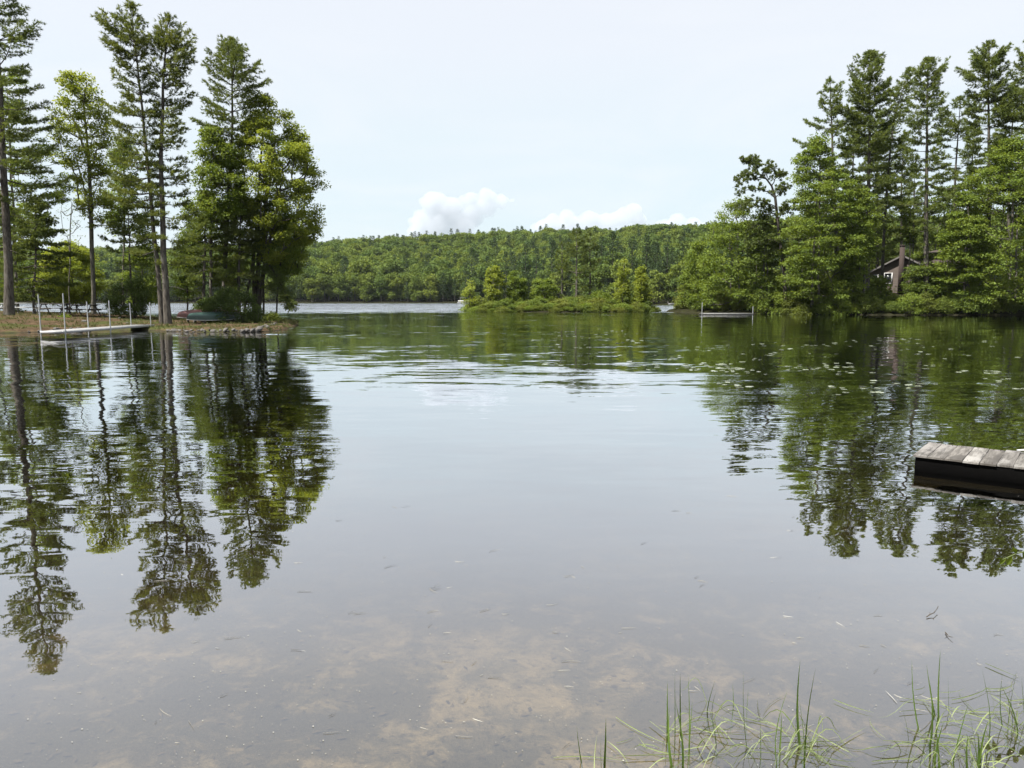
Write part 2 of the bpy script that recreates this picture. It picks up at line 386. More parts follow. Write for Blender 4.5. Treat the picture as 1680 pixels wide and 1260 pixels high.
def pine(name, label, px, Y, path, rows, r0=.22, cb=None, det=1.0, mat=None, bark=None, gap=.22, whorl=.62, group=None, stubs=10, seed=1, tuft=(.21, .032), per=5, droop=0.0, cat='pine tree', full=1.0, k=12):
    rng = np.random.default_rng(seed); Y = Y*YSC; base = base_of(px, Y); pr = Prof(rows, Y, base); H = pr.z1
    T = trunk_path(path, Y, base, H, rng)
    tx = lambda z: np.array([np.interp(z, T[:, 2], T[:, 0]), np.interp(z, T[:, 2], T[:, 1])])
    wood = MB(); t = T[:, 2]/H
    wood.tube(T, r0*(1-t)**.85+.018+r0*.2*np.exp(-t*40), 9)
    zb = pr.z0 if cb is None else P3(px, cb, Y)[2]-base[2]
    tp, td, tv = [], [], []
    z = zb
    while z < H-.15:
        u = (z-zb)/max(H-zb, 1e-3)
        nb = rng.integers(3, per+1); a0 = rng.uniform(0, 6.28); wf = rng.uniform(.72, 1.12)
        for i in range(nb):
            if rng.uniform() < gap*(1-.6*u): continue
            az = a0+i*6.283/nb+rng.normal(0, .35); ca, sa = math.cos(az), math.sin(az)
            o = tx(z); l, r = pr.at(z); Rx = max((r-o[0]) if ca > 0 else (o[0]-l), .25); Ry = max(.5*(r-l), .25)
            L = 1/math.sqrt((ca/Rx)**2+(sa/Ry)**2)*rng.uniform(.72, 1.12)*wf
            e = R(-4+50*u**1.6-droop*30*(1-u))+rng.normal(0, .12)
            if u > .93: e += .5
            L = min(L, max(.25, (H-z)/(max(math.sin(e), .05)+.12)))
            n = 7; s = np.linspace(0, 1, n)
            bend = rng.normal(0, .12)
            hx = s*L*np.cos(e); az_ = az+bend*s
            zz = L*(math.sin(e)*s-.10*np.sin(math.pi*s)*(1-u)+.16*s**2.5*(1-.5*u)-droop*.5*s**2)
            B = np.stack([o[0]+hx*np.cos(az_), o[1]+hx*np.sin(az_), z+zz+rng.normal(0, .02, n)*L*.3], 1)
            br = (.010+.011*L)*(1-s*.9)+.003
            wood.tube(B, br, 4, cap=False)
            Lr = max(L, .3); ds = .21/det
            us = np.arange(max(.2, .42-.25*u), 1.0, ds/Lr)
            for uu in us:
                p = np.array([np.interp(uu, s, B[:, j]) for j in range(3)])
                for sd in (-1, 1):
                    if rng.uniform() > .88*full: continue
                    lt = (.42*Lr*(1-uu)**.7+.24)*rng.uniform(.6, 1.3)
                    ta = az+bend*uu+sd*rng.uniform(.55, 1.1)
                    tdv = np.array([math.cos(ta), math.sin(ta), rng.uniform(.0, .26)-droop*.6])
                    m = max(1, int(lt/(.125/det))); q = (np.arange(m)+rng.uniform(.3, 1, m))/m
                    tp.append(p+tdv*(q*lt)[:, None]+rng.normal(0, .03, (m, 3))); td.append(np.tile(tdv, (m, 1))); tv.append(np.full(m, rng.uniform()))
            bd = B[-1]-B[-2]; bd = bd/(np.linalg.norm(bd)+1e-9)
            m = 4; tp.append(B[-1]-bd*np.linspace(0, .3, m)[:, None]); td.append(np.tile(bd, (m, 1))); tv.append(np.full(m, rng.uniform()))
        z += whorl*rng.uniform(.6, 1.35)*(1.15-.45*u)/det**.3
    for i in range(stubs):                   # dead limbs under the crown
        zz = rng.uniform(.25, 1)*zb+.3; az = rng.uniform(0, 6.28); o = tx(zz); L = rng.uniform(.5, 1.8); s = np.linspace(0, 1, 5)
        B = np.stack([o[0]+s*L*math.cos(az), o[1]+s*L*math.sin(az), zz+L*(.15*s-.3*s*s)+rng.normal(0, .04, 5)], 1)
        wood.tube(B, .022*(1-s*.8), 4, cap=False)
    tp.append(np.array([[tx(H)[0], tx(H)[1], H-.1*i] for i in range(4)])); td.append(np.tile([0, 0, 1.], (4, 1))); tv.append(np.full(4, .6))
    tp = np.concatenate(tp); td = np.concatenate(td); tv = np.concatenate(tv)
    td /= np.linalg.norm(td, axis=1, keepdims=True)
    root = empty(name, base, label, cat, group)
    wood.build('trunk', bark or BARK, root, smooth=True)
    cr = MB(); cards(cr, tp, td, rng, k, tuft[0]/det**.5, tuft[1]/det**.7, .55, up=.25-droop*.4, var0=tv)
    cr.build('crown', mat or PINE, root)
    return root
def leafy(name, label, px, Y, rows, stems=((0, 0),), clumps=150, leaves=150, leaf=.13, cr=.55, r0=.12, mat=None, bark=None, group=None, seed=1, path=None, flatz=.5, shell=.55, cat='broadleaf tree', wide=1.0, base=None, zmin=None):
    rng = np.random.default_rng(seed); Y = Y*YSC
    if base is None: base = base_of(px, Y)
    pr = Prof(rows, Y, base) if not isinstance(rows, Prof) else rows
    H = pr.z1
    # clump centres in the crown
    C = []
    while len(C) < clumps:
        z = rng.uniform(pr.z0, H); l, r = pr.at(z); wmax = max((pr.r-pr.l))
        if rng.uniform() > ((r-l)/wmax)**1.3+.06: continue
        a = rng.uniform(0, 6.28); q = math.sqrt(rng.uniform(shell**2, 1)) if rng.uniform() < .75 else math.sqrt(rng.uniform())
        hw = max((r-l)/2-cr*.5, .08)
        C.append([(l+r)/2+hw*q*math.cos(a), hw*wide*q*math.sin(a), z])
    C = np.array(C)
    nodes, par = [], []
    nst = len(stems)
    for sx, lean in stems:
        top = H*(.86 if nst == 1 else rng.uniform(.6, .9)); l, r = pr.at(top)
        n = 10; s = np.linspace(0, 1, n)
        if path is not None:
            T = trunk_path(path, Y, base, top, rng, n, .05)
        else:
            xe = (l+r)/2*.8+lean; T = np.stack([sx+(xe-sx)*s**1.3, np.cumsum(rng.normal(0, .05, n))+rng.normal(0, .3)*(nst > 1), s*top], 1); T[1:-1, 0] += rng.normal(0, .04*r0/.12, n-2)
        T[0, 1] = T[1, 1]
        for i, p in enumerate(T): nodes.append(p); par.append(len(nodes)-2 if i else -1)
    ax = np.array(nodes)
    order = np.argsort([np.min(np.linalg.norm(ax-c, axis=1)) for c in C]); tips = []
    for ci in order:
        c = C[ci]; A = np.array(nodes); d = A-c
        cost = np.linalg.norm(d[:, :2], axis=1)+np.abs(d[:, 2])*.75+np.where(d[:, 2] > -.1, 2.5*(d[:, 2]+.3), 0)+(A[:, 2] < pr.z0*.55)*3
        j = int(np.argmin(cost)); p = A[j]; last = j
        n = max(2, int(np.linalg.norm(c-p)/.7))
        for i in range(1, n+1):
            s = i/n; q = p+(c-p)*s; q = q+np.array([0, 0, -.10*np.linalg.norm(c-p)*math.sin(math.pi*s)])+(rng.normal(0, .05, 3) if i < n else 0)
            nodes.append(q); par.append(last); last = len(nodes)-1
        tips.append(last)
    A = np.array(nodes); cnt = np.zeros(len(A))
    for t in tips: cnt[t] += 1
    for i in range(len(A)-1, -1, -1):
        if par[i] >= 0: cnt[par[i]] += cnt[i]
    rad = .010+(r0-.010)*np.sqrt(np.maximum(cnt, .3)/max(clumps/nst, 1)); rad = np.minimum(rad, r0)
    wood = MB(); kids = {}
    for i, p in enumerate(par): kids.setdefault(p, []).append(i)
    st = list(kids.get(-1, [])); st = [(None, i) for i in st]
    while st:
        a, i = st.pop(); chain = ([a] if a is not None else [])+[i]
        while True:
            ks = kids.get(chain[-1], [])
            if not ks: break
            ks = sorted(ks, key=lambda q: -cnt[q]); 
            for q in ks[1:]: st.append((chain[-1], q))
            chain.append(ks[0])
        if len(chain) > 1:
            rr = rad[chain].copy()
            if a is not None: rr[0] = min(rr[0], rr[1]*1.25)
            else: rr[0] *= 1.3
            wood.tube(A[chain], rr, 7 if rr.max() > .05 else 4, cap=False)
    # leaves
    n = leaves
    cs = rng.uniform(.6, 1.3, len(C))
    off = rng.normal(size=(len(C), n, 3)); off /= np.linalg.norm(off, axis=-1, keepdims=True); off *= rng.uniform(.15, 1, (len(C), n, 1))**.6
    P = C[:, None]+off*np.array([1, 1, flatz])*(cr*cs)[:, None, None]
    D = off*np.array([1, 1, .3]); v = np.repeat(rng.uniform(size=len(C)), n)
    lo = MB(); cards(lo, P.reshape(-1, 3), D.reshape(-1, 3), rng, 1, leaf, leaf*.62, .5, up=-.15, var0=v, flat=True)
    root = empty(name, base, label, cat, group)
    wood.build('trunk' if cat != 'shrub' else 'stem', bark or BARK_B, root, smooth=True)
    lo.build('crown' if cat != 'shrub' else 'foliage', mat or BROAD, root)
    return root

# ------------------------------------------------------------------ left point: trees
YSC = 1.15; LG = 'trees on the left point'
pine('white_pine', 'tall dark white pine cut by the left picture edge, thick trunk and layered boughs', 15, 42, [(250, 3), (-90, -12)],
     [(-100, -18, -6), (-60, -40, 18), (0, -55, 28), (60, -70, 66), (120, -80, 86), (160, -75, 62), (200, -80, 84), (250, -85, 114), (290, -70, 108), (325, -60, 60)], r0=.27, seed=11, group=LG, gap=.12, det=1.0, whorl=.66, mat=PINE_D)
leafy('broadleaf_tree', 'yellow-green tree half hidden behind the big pine at the left edge', 30, 56, [(120, 0, 40), (200, -30, 60), (260, -40, 100), (300, -40, 118), (340, -30, 100), (380, -20, 85)], clumps=130, leaves=170, leaf=.17, cr=.7, seed=12, group=LG, flatz=.3, mat=BROAD)
pine('hemlock_tree', 'dark feathery young hemlock right of the big left trunk', 58, 46, [(335, 56)], [(322, 54, 62), (360, 30, 95), (410, 14, 112), (455, 8, 112), (485, 20, 90)], r0=.07, seed=13, group=LG, gap=.1, det=1.1, droop=.3, whorl=.4, mat=PINE_D, stubs=2, cat='hemlock tree', tuft=(.15, .06))
pine('hemlock_tree', 'dark hemlock filling the left edge behind the thick trunk', -12, 50, [(330, -10)], [(310, -14, -4), (360, -40, 35), (420, -55, 48), (470, -60, 45), (495, -40, 30)], r0=.09, seed=14, group=LG, gap=.1, droop=.3, whorl=.5, mat=PINE_D, stubs=2, cat='hemlock tree')
leafy('young_maple', 'low rounded bright yellow-green young tree behind the picnic tables', 112, 54, [(398, 95, 128), (425, 72, 158), (455, 62, 172), (485, 70, 168), (497, 84, 150)], stems=((-.4, 0), (.1, 0), (.5, 0)), clumps=150, leaves=190, leaf=.16, cr=.6, seed=15, group=LG, r0=.06, mat=MAPLE)
leafy('young_maple', 'slim young maple with pale green open crown on a bare trunk beside the left dock', 153, 46, [(108, 126, 133), (130, 98, 160), (165, 86, 174), (215, 82, 186), (255, 92, 190), (290, 112, 176), (330, 122, 188), (372, 140, 186)], path=[(430, 153), (300, 147), (110, 131)], clumps=165, leaves=95, leaf=.165, cr=.55, seed=16, group=LG, r0=.14, mat=MAPLE, bark=BARK_B)
pine('white_pine', 'left stem of the tall twin white pines, top highest of the point', 266, 39.3, [(400, 256), (250, 244), (120, 233), (15, 222)],
     [(14, 217, 226), (40, 196, 245), (80, 158, 250), (110, 175, 252), (150, 190, 250), (200, 178, 262), (250, 180, 262), (290, 160, 262), (330, 170, 260), (370, 195, 262), (410, 215, 265)], r0=.13, seed=17, group=LG, gap=.12, whorl=.56)
pine('white_pine', 'right stem of the tall twin white pines with the thicker trunk', 276, 38.9, [(400, 268), (250, 262), (120, 263), (22, 271)],
     [(20, 266, 275), (60, 252, 300), (85, 246, 340), (125, 246, 330), (170, 250, 318), (210, 250, 330), (260, 248, 322), (300, 250, 312), (350, 255, 318), (400, 258, 312), (430, 262, 300)], r0=.19, seed=18, group=LG, gap=.12, whorl=.56)
pine('red_pine', 'round-topped dark pine behind the pale leafy tree', 366, 46, [(400, 370), (200, 382), (65, 379)],
     [(64, 372, 386), (85, 350, 402), (110, 346, 420), (130, 340, 448), (160, 330, 456), (185, 326, 430), (220, 322, 400), (260, 320, 392), (310, 325, 392), (350, 330, 390)], r0=.17, seed=19, group=LG, gap=.1, whorl=.5, mat=PINE_D)
leafy('broadleaf_tree', 'broad pale yellow-green leafy tree leaning out at the tip of the point', 412, 47, [(152, 412, 442), (185, 398, 478), (225, 388, 508), (265, 380, 524), (310, 385, 534), (345, 390, 538), (380, 405, 528), (410, 420, 505), (440, 425, 490)], stems=((-.5, 0), (0, 0), (.3, .4), (.6, .9)), clumps=300, leaves=170, leaf=.16, cr=.62, seed=20, group=LG, r0=.12, mat=MAPLE, shell=.75)
leafy('broadleaf_tree', 'olive leafy tree filling the gap between twin pines and round-topped pine', 345, 45, [(205, 335, 365), (250, 318, 392), (300, 312, 405), (350, 318, 408), (390, 320, 395)], clumps=140, leaves=130, leaf=.16, cr=.55, seed=21, group=LG, r0=.10, mat=BROAD)
pine('hemlock_tree', 'dark hemlock low between the trunks above the canoes', 336, 44.5, [(330, 338)], [(318, 335, 342), (350, 318, 362), (390, 302, 385), (430, 296, 392), (452, 310, 380)], r0=.11, seed=22, group=LG, gap=.06, droop=.2, whorl=.42, mat=PINE_D, cat='hemlock tree', bark=BARK_D)
pine('hemlock_tree', 'dark hemlock under the pale leafy tree at the point', 392, 45.5, [(345, 395)], [(330, 392, 400), (360, 370, 425), (400, 360, 440), (440, 355, 445), (465, 370, 430)], r0=.12, seed=23, group=LG, gap=.25, det=.8, droop=.2, whorl=.42, mat=PINE, cat='hemlock tree', bark=BARK_D)
pine('hemlock_tree', 'dark hemlock nearest the tip, boughs reaching over the water', 418, 47, [(340, 428)], [(325, 426, 434), (360, 415, 470), (395, 410, 498), (430, 412, 494), (465, 425, 482)], r0=.13, seed=24, group=LG, gap=.3, det=.8, droop=.35, whorl=.42, mat=PINE_D, cat='hemlock tree', bark=BARK_D)
pine('white_pine', 'thin small dark pine between the maple trunk and the twin pines', 222, 46, [(400, 211), (345, 208)], [(338, 205, 212), (360, 190, 236), (385, 176, 250), (410, 172, 250), (432, 185, 240)], r0=.08, seed=25, group=LG, gap=.3, whorl=.55, mat=PINE_D, bark=BARK_D)
leafy('broadleaf_tree', 'slender dim tree with thin trunk right of the round-topped pine', 432, 49, [(250, 430, 450), (300, 420, 470), (360, 415, 480), (400, 425, 470)], clumps=60, leaves=90, leaf=.15, cr=.5, seed=26, group=LG, r0=.07, mat=BROAD_D, bark=BARK_D)
leafy('bare_sapling', 'nearly bare thin sapling right of the dark hemlocks', 113, 50, [(300, 100, 150), (340, 85, 150), (380, 95, 145), (410, 105, 135)], clumps=42, leaves=12, leaf=.11, cr=.5, seed=27, group=LG, r0=.045, mat=BROAD_D, bark=BARK_B)
leafy('broadleaf_tree', 'mid green tree standing left of the twin pines, low crown', 205, 50, [(230, 190, 215), (270, 172, 238), (330, 168, 250), (380, 172, 248)], clumps=110, leaves=110, leaf=.16, cr=.55, seed=28, group=LG, r0=.07, mat=BROAD)
leafy('broadleaf_tree', 'dim leafy tree between the dark hemlocks at mid height', 372, 47.5, [(300, 360, 385), (340, 345, 405), (390, 335, 415), (440, 335, 410), (470, 345, 400)], clumps=120, leaves=110, leaf=.15, cr=.5, seed=91, group=LG, r0=.08, mat=BROAD, bark=BARK_D)
leafy('broadleaf_tree', 'dim leafy tree just right of the twin pine trunks', 308, 46, [(330, 300, 318), (370, 290, 332), (420, 284, 336), (465, 286, 334), (490, 294, 326)], clumps=90, leaves=110, leaf=.15, cr=.5, seed=92, group=LG, r0=.06, mat=BROAD, bark=BARK_D)
leafy('broadleaf_tree', 'bright low leafy tree under the overhanging crown at the tip', 455, 47, [(350, 455, 480), (390, 445, 505), (430, 440, 505), (462, 445, 488)], clumps=90, leaves=110, leaf=.15, cr=.5, seed=93, group=LG, r0=.06, mat=BROAD, bark=BARK_D)
leafy('broadleaf_tree', 'mid green leafy tree behind the dark shrub left of the twin pines', 236, 50, [(380, 228, 246), (420, 205, 262), (460, 200, 266), (495, 210, 260)], clumps=90, leaves=110, leaf=.15, cr=.5, seed=94, group=LG, r0=.06, mat=BROAD, bark=BARK_D)
leafy('broadleaf_tree', 'mid green leafy tree filling the far left behind the white tables', 28, 62, [(330, 10, 50), (390, -20, 75), (440, -30, 80), (490, -20, 70)], clumps=130, leaves=120, leaf=.17, cr=.6, seed=95, group=LG, r0=.08, mat=BROAD, bark=BARK_D)
def hanging_branch():
    root = empty('leaning_hemlock', base_of(424, 46.5*YSC), 'dark hemlock leaning right with its tip drooping to the water', 'hemlock tree', LG)
    b0 = np.array(root.location); rng = np.random.default_rng(5)
    pth = np.array([P3(px, py, 46.5*YSC-i*.15)-b0 for i, (px, py) in enumerate([(424, 506), (426, 470), (432, 440), (442, 436), (454, 452), (464, 474), (472, 490), (478, 502)])]); pth[0] = 0
    wd = MB(); s = np.linspace(0, 1, 8); wd.tube(pth, .10*(1-s)+.012, 6); wd.build('trunk', BARK_D, root, smooth=True)
    tp, td = [], []
    for u in np.arange(2.3, 7, .06):
        p = np.array([np.interp(u, np.arange(8), pth[:, j]) for j in range(3)])
        for _ in range(4):
            d = np.array([rng.normal(0, 1), rng.normal(0, .7), rng.normal(-.5, .4)]); d /= np.linalg.norm(d); L = rng.uniform(.1, .6)
            q = np.linspace(.2, 1, 5)[:, None]; tp.append(p+d*q*L); td.append(np.tile(d, (5, 1)))
    cr = MB(); cards(cr, np.concatenate(tp), np.concatenate(td), rng, 4, .16, .06, .5, up=-.1); cr.build('crown', PINE_D, root)
hanging_branch()
SG = 'shrubs on the left point'
for a in [('shrub', 'large dense dark green shrub on the tip of the point, right of the canoes', 382, 41.8, [(474, 365, 400), (490, 335, 425), (510, 320, 440), (530, 318, 440)], 31, 130, BUSH),
          ('shrub', 'dark leafy shrub left of the twin pine trunks', 215, 45, [(452, 200, 232), (475, 180, 245), (500, 176, 250), (514, 182, 248)], 32, 90, BUSH),
          ('shrub', 'small bright green bush on the bank behind the left dock', 104, 41.2, [(520, 98, 112), (530, 92, 120), (540, 90, 122)], 33, 30, BROAD),
          ('shrub', 'small shrub touching the far side of the green canoe', 338, 43, [(492, 328, 350), (505, 318, 358), (520, 316, 356)], 34, 40, BUSH),
          ('shrub', 'low grassy bush at the outermost end of the point', 443, 45, [(515, 436, 452), (524, 432, 460), (534, 432, 462)], 35, 40, SHRUB)]:
    leafy(a[0], a[1], a[2], a[3], a[4], stems=((-.5, 0), (-.15, 0), (.15, 0), (.5, 0)), clumps=a[6], leaves=110, leaf=.12, cr=.38, seed=a[5], r0=.03, mat=a[7], bark=BARK_D, group=SG, cat='shrub', flatz=.7)

# ------------------------------------------------------------------ right shore: trees
YSC = 1.0; RG = 'tall pines on the right shore'; FT = (.28, .046)
def rp(label, px, Y, path, rows, seed, r0=.3, name='white_pine', **k):
    kw = dict(det=.76, whorl=.84, tuft=FT, gap=.14, group=RG, r0=r0, seed=seed, mat=PINE_R, k=11); kw.update(k)
    return pine(name, label, px, Y, path, rows, **kw)
rp('tall pine with lopsided crown, leftmost of the right shore pines', 1378, 88, [(300, 1366), (130, 1361)], [(128, 1355, 1369), (160, 1346, 1384), (200, 1328, 1386), (240, 1292, 1390), (285, 1304, 1392), (330, 1315, 1395), (380, 1330, 1395)], 41)
rp('tall pine with dense broom-like rounded top, second from left of the right pines', 1422, 87, [(300, 1424), (88, 1427)], [(86, 1412, 1440), (102, 1396, 1452), (130, 1388, 1456), (165, 1378, 1458), (210, 1376, 1462), (270, 1384, 1462), (330, 1382, 1460), (380, 1392, 1455), (420, 1400, 1450)], 42, gap=.12, per=6)
rp('thinner pine with crooked top bending right, between two taller pines', 1447, 91, [(380, 1449), (240, 1460), (170, 1472), (115, 1492)], [(113, 1484, 1505), (140, 1468, 1508), (180, 1450, 1500), (240, 1432, 1492), (300, 1430, 1492), (360, 1436, 1490), (410, 1440, 1488)], 43, r0=.2, gap=.18)
rp('straight tall pine with narrow pointed top and bare lower trunk, right of the house', 1520, 84, [(400, 1520), (98, 1523)], [(96, 1518, 1530), (118, 1502, 1562), (145, 1496, 1552), (190, 1482, 1556), (240, 1484, 1548), (290, 1478, 1562), (340, 1472, 1562), (375, 1486, 1552), (400, 1498, 1544)], 44, r0=.30, gap=.2)
rp('shorter pine in the notch between the pointed pine and the right edge pines', 1568, 92, [(300, 1567)], [(160, 1560, 1578), (195, 1544, 1598), (245, 1532, 1612), (290, 1530, 1606), (330, 1540, 1600)], 45, r0=.22)
rp('tall spreading pine near the right edge, highest top of that group', 1622, 87, [(300, 1622), (72, 1621)], [(70, 1608, 1638), (95, 1596, 1652), (130, 1570, 1655), (165, 1588, 1662), (215, 1584, 1672), (270, 1590, 1675), (330, 1600, 1670)], 46, gap=.1, per=6)
rp('dark pine cut by the right picture edge', 1688, 85, [(300, 1688), (80, 1690)], [(66, 1680, 1700), (110, 1652, 1730), (170, 1638, 1750), (230, 1628, 1755), (300, 1636, 1750), (360, 1650, 1740)], 47, gap=.08, per=6)
rp('far dim pine behind the broom-topped and crooked pines', 1440, 104, [(300, 1440)], [(190, 1436, 1446), (240, 1418, 1466), (300, 1410, 1475), (370, 1408, 1478), (430, 1415, 1470)], 48, r0=.2)
rp('far dim pine behind the pointed pine, its crown lower', 1498, 108, [(300, 1498)], [(270, 1494, 1504), (310, 1484, 1518), (360, 1476, 1524), (410, 1474, 1526), (445, 1484, 1516)], 49, r0=.2)
rp('far pine rising between the leftmost pine and the broom-topped pine', 1398, 100, [(300, 1398)], [(185, 1394, 1404), (230, 1380, 1420), (290, 1374, 1428), (350, 1376, 1428), (420, 1380, 1420)], 141, r0=.2)
rp('far pine behind the gap right of the crooked-topped pine', 1478, 101, [(300, 1478)], [(215, 1474, 1484), (260, 1462, 1500), (320, 1456, 1506), (380, 1458, 1504), (430, 1464, 1496)], 142, r0=.2)
rp('far pine left of the spreading pine near the right edge', 1592, 100, [(300, 1592)], [(200, 1588, 1598), (240, 1574, 1614), (300, 1566, 1622), (360, 1568, 1620)], 143, r0=.2)
rp('pine squeezed between the spreading pine and the edge pine', 1655, 96, [(300, 1655)], [(135, 1650, 1662), (180, 1638, 1678), (240, 1632, 1684), (310, 1634, 1682)], 144, r0=.24)
def pitch_pine():
    Y = 86; root = empty('pitch_pine', base_of(1290, Y), 'crooked thin-crowned pitch pine bending left above the leafy trees', 'pine tree', RG)
    b0 = np.array(root.location); rng = np.random.default_rng(77); wd = MB()
    def pts(L): return np.array([P3(px, py, Y+dy)-b0 for px, py, dy in L])
    T = pts([(1290, 505, 0), (1287, 450, 0), (1280, 400, .1), (1275, 355, .2), (1272, 325, .1), (1266, 305, 0), (1256, 292, -.2), (1244, 284, -.3), (1232, 274, -.2)]); T[0] = 0
    wd.tube(T, np.array([.24, .21, .19, .17, .15, .11, .08, .055, .03]), 8)
    limbs = [[(1275, 355, .2), (1258, 340, .8), (1238, 336, 1.4), (1215, 345, 1.8)], [(1272, 325, .1), (1255, 312, -.6), (1232, 308, -1.2), (1208, 322, -1.6)], [(1266, 305, 0), (1274, 290, .5), (1280, 285, .9), (1284, 288, 1.2)],
             [(1244, 284, -.3), (1238, 268, 0), (1236, 260, .2)], [(1256, 292, -.2), (1240, 292, .8), (1222, 296, 1.3), (1202, 308, 1.6)], [(1280, 400, .1), (1262, 392, -.6), (1242, 396, -1), (1226, 408, -1.3)], [(1280, 395, .1), (1290, 380, .6), (1296, 372, 1)],
             [(1277, 370, .1), (1262, 366, .9), (1240, 370, 1.4), (1220, 382, 1.9)], [(1272, 325, 0), (1282, 312, -.7), (1288, 305, -1)], [(1244, 284, -.3), (1228, 284, -.9), (1212, 296, -1.2)], [(1232, 274, -.2), (1226, 264, 0), (1219, 263, .1)], [(1258, 292, -.2), (1258, 280, .4), (1262, 272, .6)], [(1281, 410, .1), (1266, 415, .7), (1248, 430, 1.2)], [(1284, 430, 0), (1296, 415, -.5), (1304, 408, -.9)], [(1276, 360, .1), (1286, 345, -.6), (1294, 340, -1)], [(1274, 340, .1), (1256, 330, -1), (1228, 328, -1.8), (1206, 345, -2.2)], [(1279, 385, .1), (1258, 378, 1), (1236, 384, 1.7), (1222, 396, 2)]]
    tp, td = [], []
    for L in limbs:
        q = pts(L); n = 9; s = np.linspace(0, len(q)-1, n); q = np.stack([np.interp(s, np.arange(len(q)), q[:, j]) for j in range(3)], 1)+rng.normal(0, .05, (n, 3))
        wd.tube(q, np.linspace(.065, .018, n), 5, cap=False)
        for u in np.arange(.2, 1.001, .055):
            p = np.array([np.interp(u*(n-1), np.arange(n), q[:, j]) for j in range(3)])
            for _ in range(3):
                d = np.array([rng.normal(0, 1), rng.normal(0, 1), rng.uniform(-.2, .9)]); d /= np.linalg.norm(d); l = rng.uniform(.15, .75)
                wd.tube(np.array([p, p+d*l]), [.012, .006], 3, cap=False)
                e = p+d*l+rng.normal(0, .06, (6, 3)); tp.append(e); td.append(np.tile(d, (6, 1)))
    wd.build('trunk', BARK_D, root, smooth=True)
    cr = MB(); cards(cr, np.concatenate(tp), np.concatenate(td), rng, 7, .24, .07, .6, up=.2); cr.build('crown', PINE_D, root)
pitch_pine()
BG = 'leafy trees on the right shore'
def rl(label, px, Y, rows, seed, clumps=150, mat=None, r0=.15, name='broadleaf_tree', **k):
    kw = dict(leaf=.25, cr=.95, leaves=120, flatz=.42, group=BG, stems=((-.3, 0), (.4, .3))); kw.update(k)
    return leafy(name, label, px, Y, rows, seed=seed, clumps=clumps, mat=mat or BROAD, r0=r0, **kw)
rl('bushy bright green tree leaning left at the left end of the right shore', 1205, 91, [(326, 1198, 1228), (355, 1170, 1238), (395, 1152, 1248), (440, 1140, 1256), (480, 1135, 1258), (500, 1140, 1255)], 51, 210, BROAD, leaves=95)
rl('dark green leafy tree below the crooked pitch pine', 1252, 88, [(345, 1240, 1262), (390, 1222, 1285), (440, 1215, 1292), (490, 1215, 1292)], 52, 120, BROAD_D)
rl('wide leafy tree with layered sprays in front of the leftmost tall pine', 1335, 83.5, [(225, 1330, 1350), (262, 1302, 1376), (300, 1294, 1398), (345, 1284, 1416), (400, 1278, 1430), (445, 1280, 1418), (488, 1290, 1410)], 53, 300, BROAD, flatz=.28, leaves=130)
rl('leafy tree standing just left of the brown house', 1410, 83, [(310, 1398, 1426), (350, 1382, 1440), (400, 1374, 1440), (440, 1370, 1424), (480, 1376, 1418)], 54, 150, BROAD, flatz=.3)
rl('large bright green maple with heavy crown at the right edge', 1655, 82.5, [(228, 1646, 1680), (255, 1618, 1712), (300, 1582, 1740), (350, 1566, 1750), (410, 1560, 1750), (460, 1560, 1745), (495, 1570, 1735)], 55, 330, BROAD, leaves=130)
rl('medium green tree right of the house, boughs in flat layers', 1582, 82, [(310, 1572, 1600), (350, 1552, 1614), (400, 1538, 1624), (450, 1534, 1622), (488, 1540, 1610)], 56, 170, BROAD, flatz=.25)
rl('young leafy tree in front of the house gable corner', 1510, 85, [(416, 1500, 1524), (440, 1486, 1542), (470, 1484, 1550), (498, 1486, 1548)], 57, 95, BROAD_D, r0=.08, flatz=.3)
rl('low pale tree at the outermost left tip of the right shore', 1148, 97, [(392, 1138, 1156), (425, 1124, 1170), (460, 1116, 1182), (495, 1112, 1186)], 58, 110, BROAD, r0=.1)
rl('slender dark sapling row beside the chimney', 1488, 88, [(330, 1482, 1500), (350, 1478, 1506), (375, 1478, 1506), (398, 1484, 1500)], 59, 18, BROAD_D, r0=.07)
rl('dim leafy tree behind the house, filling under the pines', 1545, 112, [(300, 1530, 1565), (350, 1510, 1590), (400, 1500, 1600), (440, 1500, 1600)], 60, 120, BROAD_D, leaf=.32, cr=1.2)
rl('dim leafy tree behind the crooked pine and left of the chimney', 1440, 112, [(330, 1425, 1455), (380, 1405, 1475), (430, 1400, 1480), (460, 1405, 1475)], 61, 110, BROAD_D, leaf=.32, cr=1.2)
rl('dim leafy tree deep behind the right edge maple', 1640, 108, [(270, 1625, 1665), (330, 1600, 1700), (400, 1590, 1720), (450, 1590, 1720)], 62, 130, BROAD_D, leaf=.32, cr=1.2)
rl('dim leafy tree deep behind the layered tree', 1350, 112, [(300, 1340, 1370), (350, 1315, 1400), (410, 1305, 1410), (460, 1310, 1400)], 63, 120, BROAD_D, leaf=.32, cr=1.2)

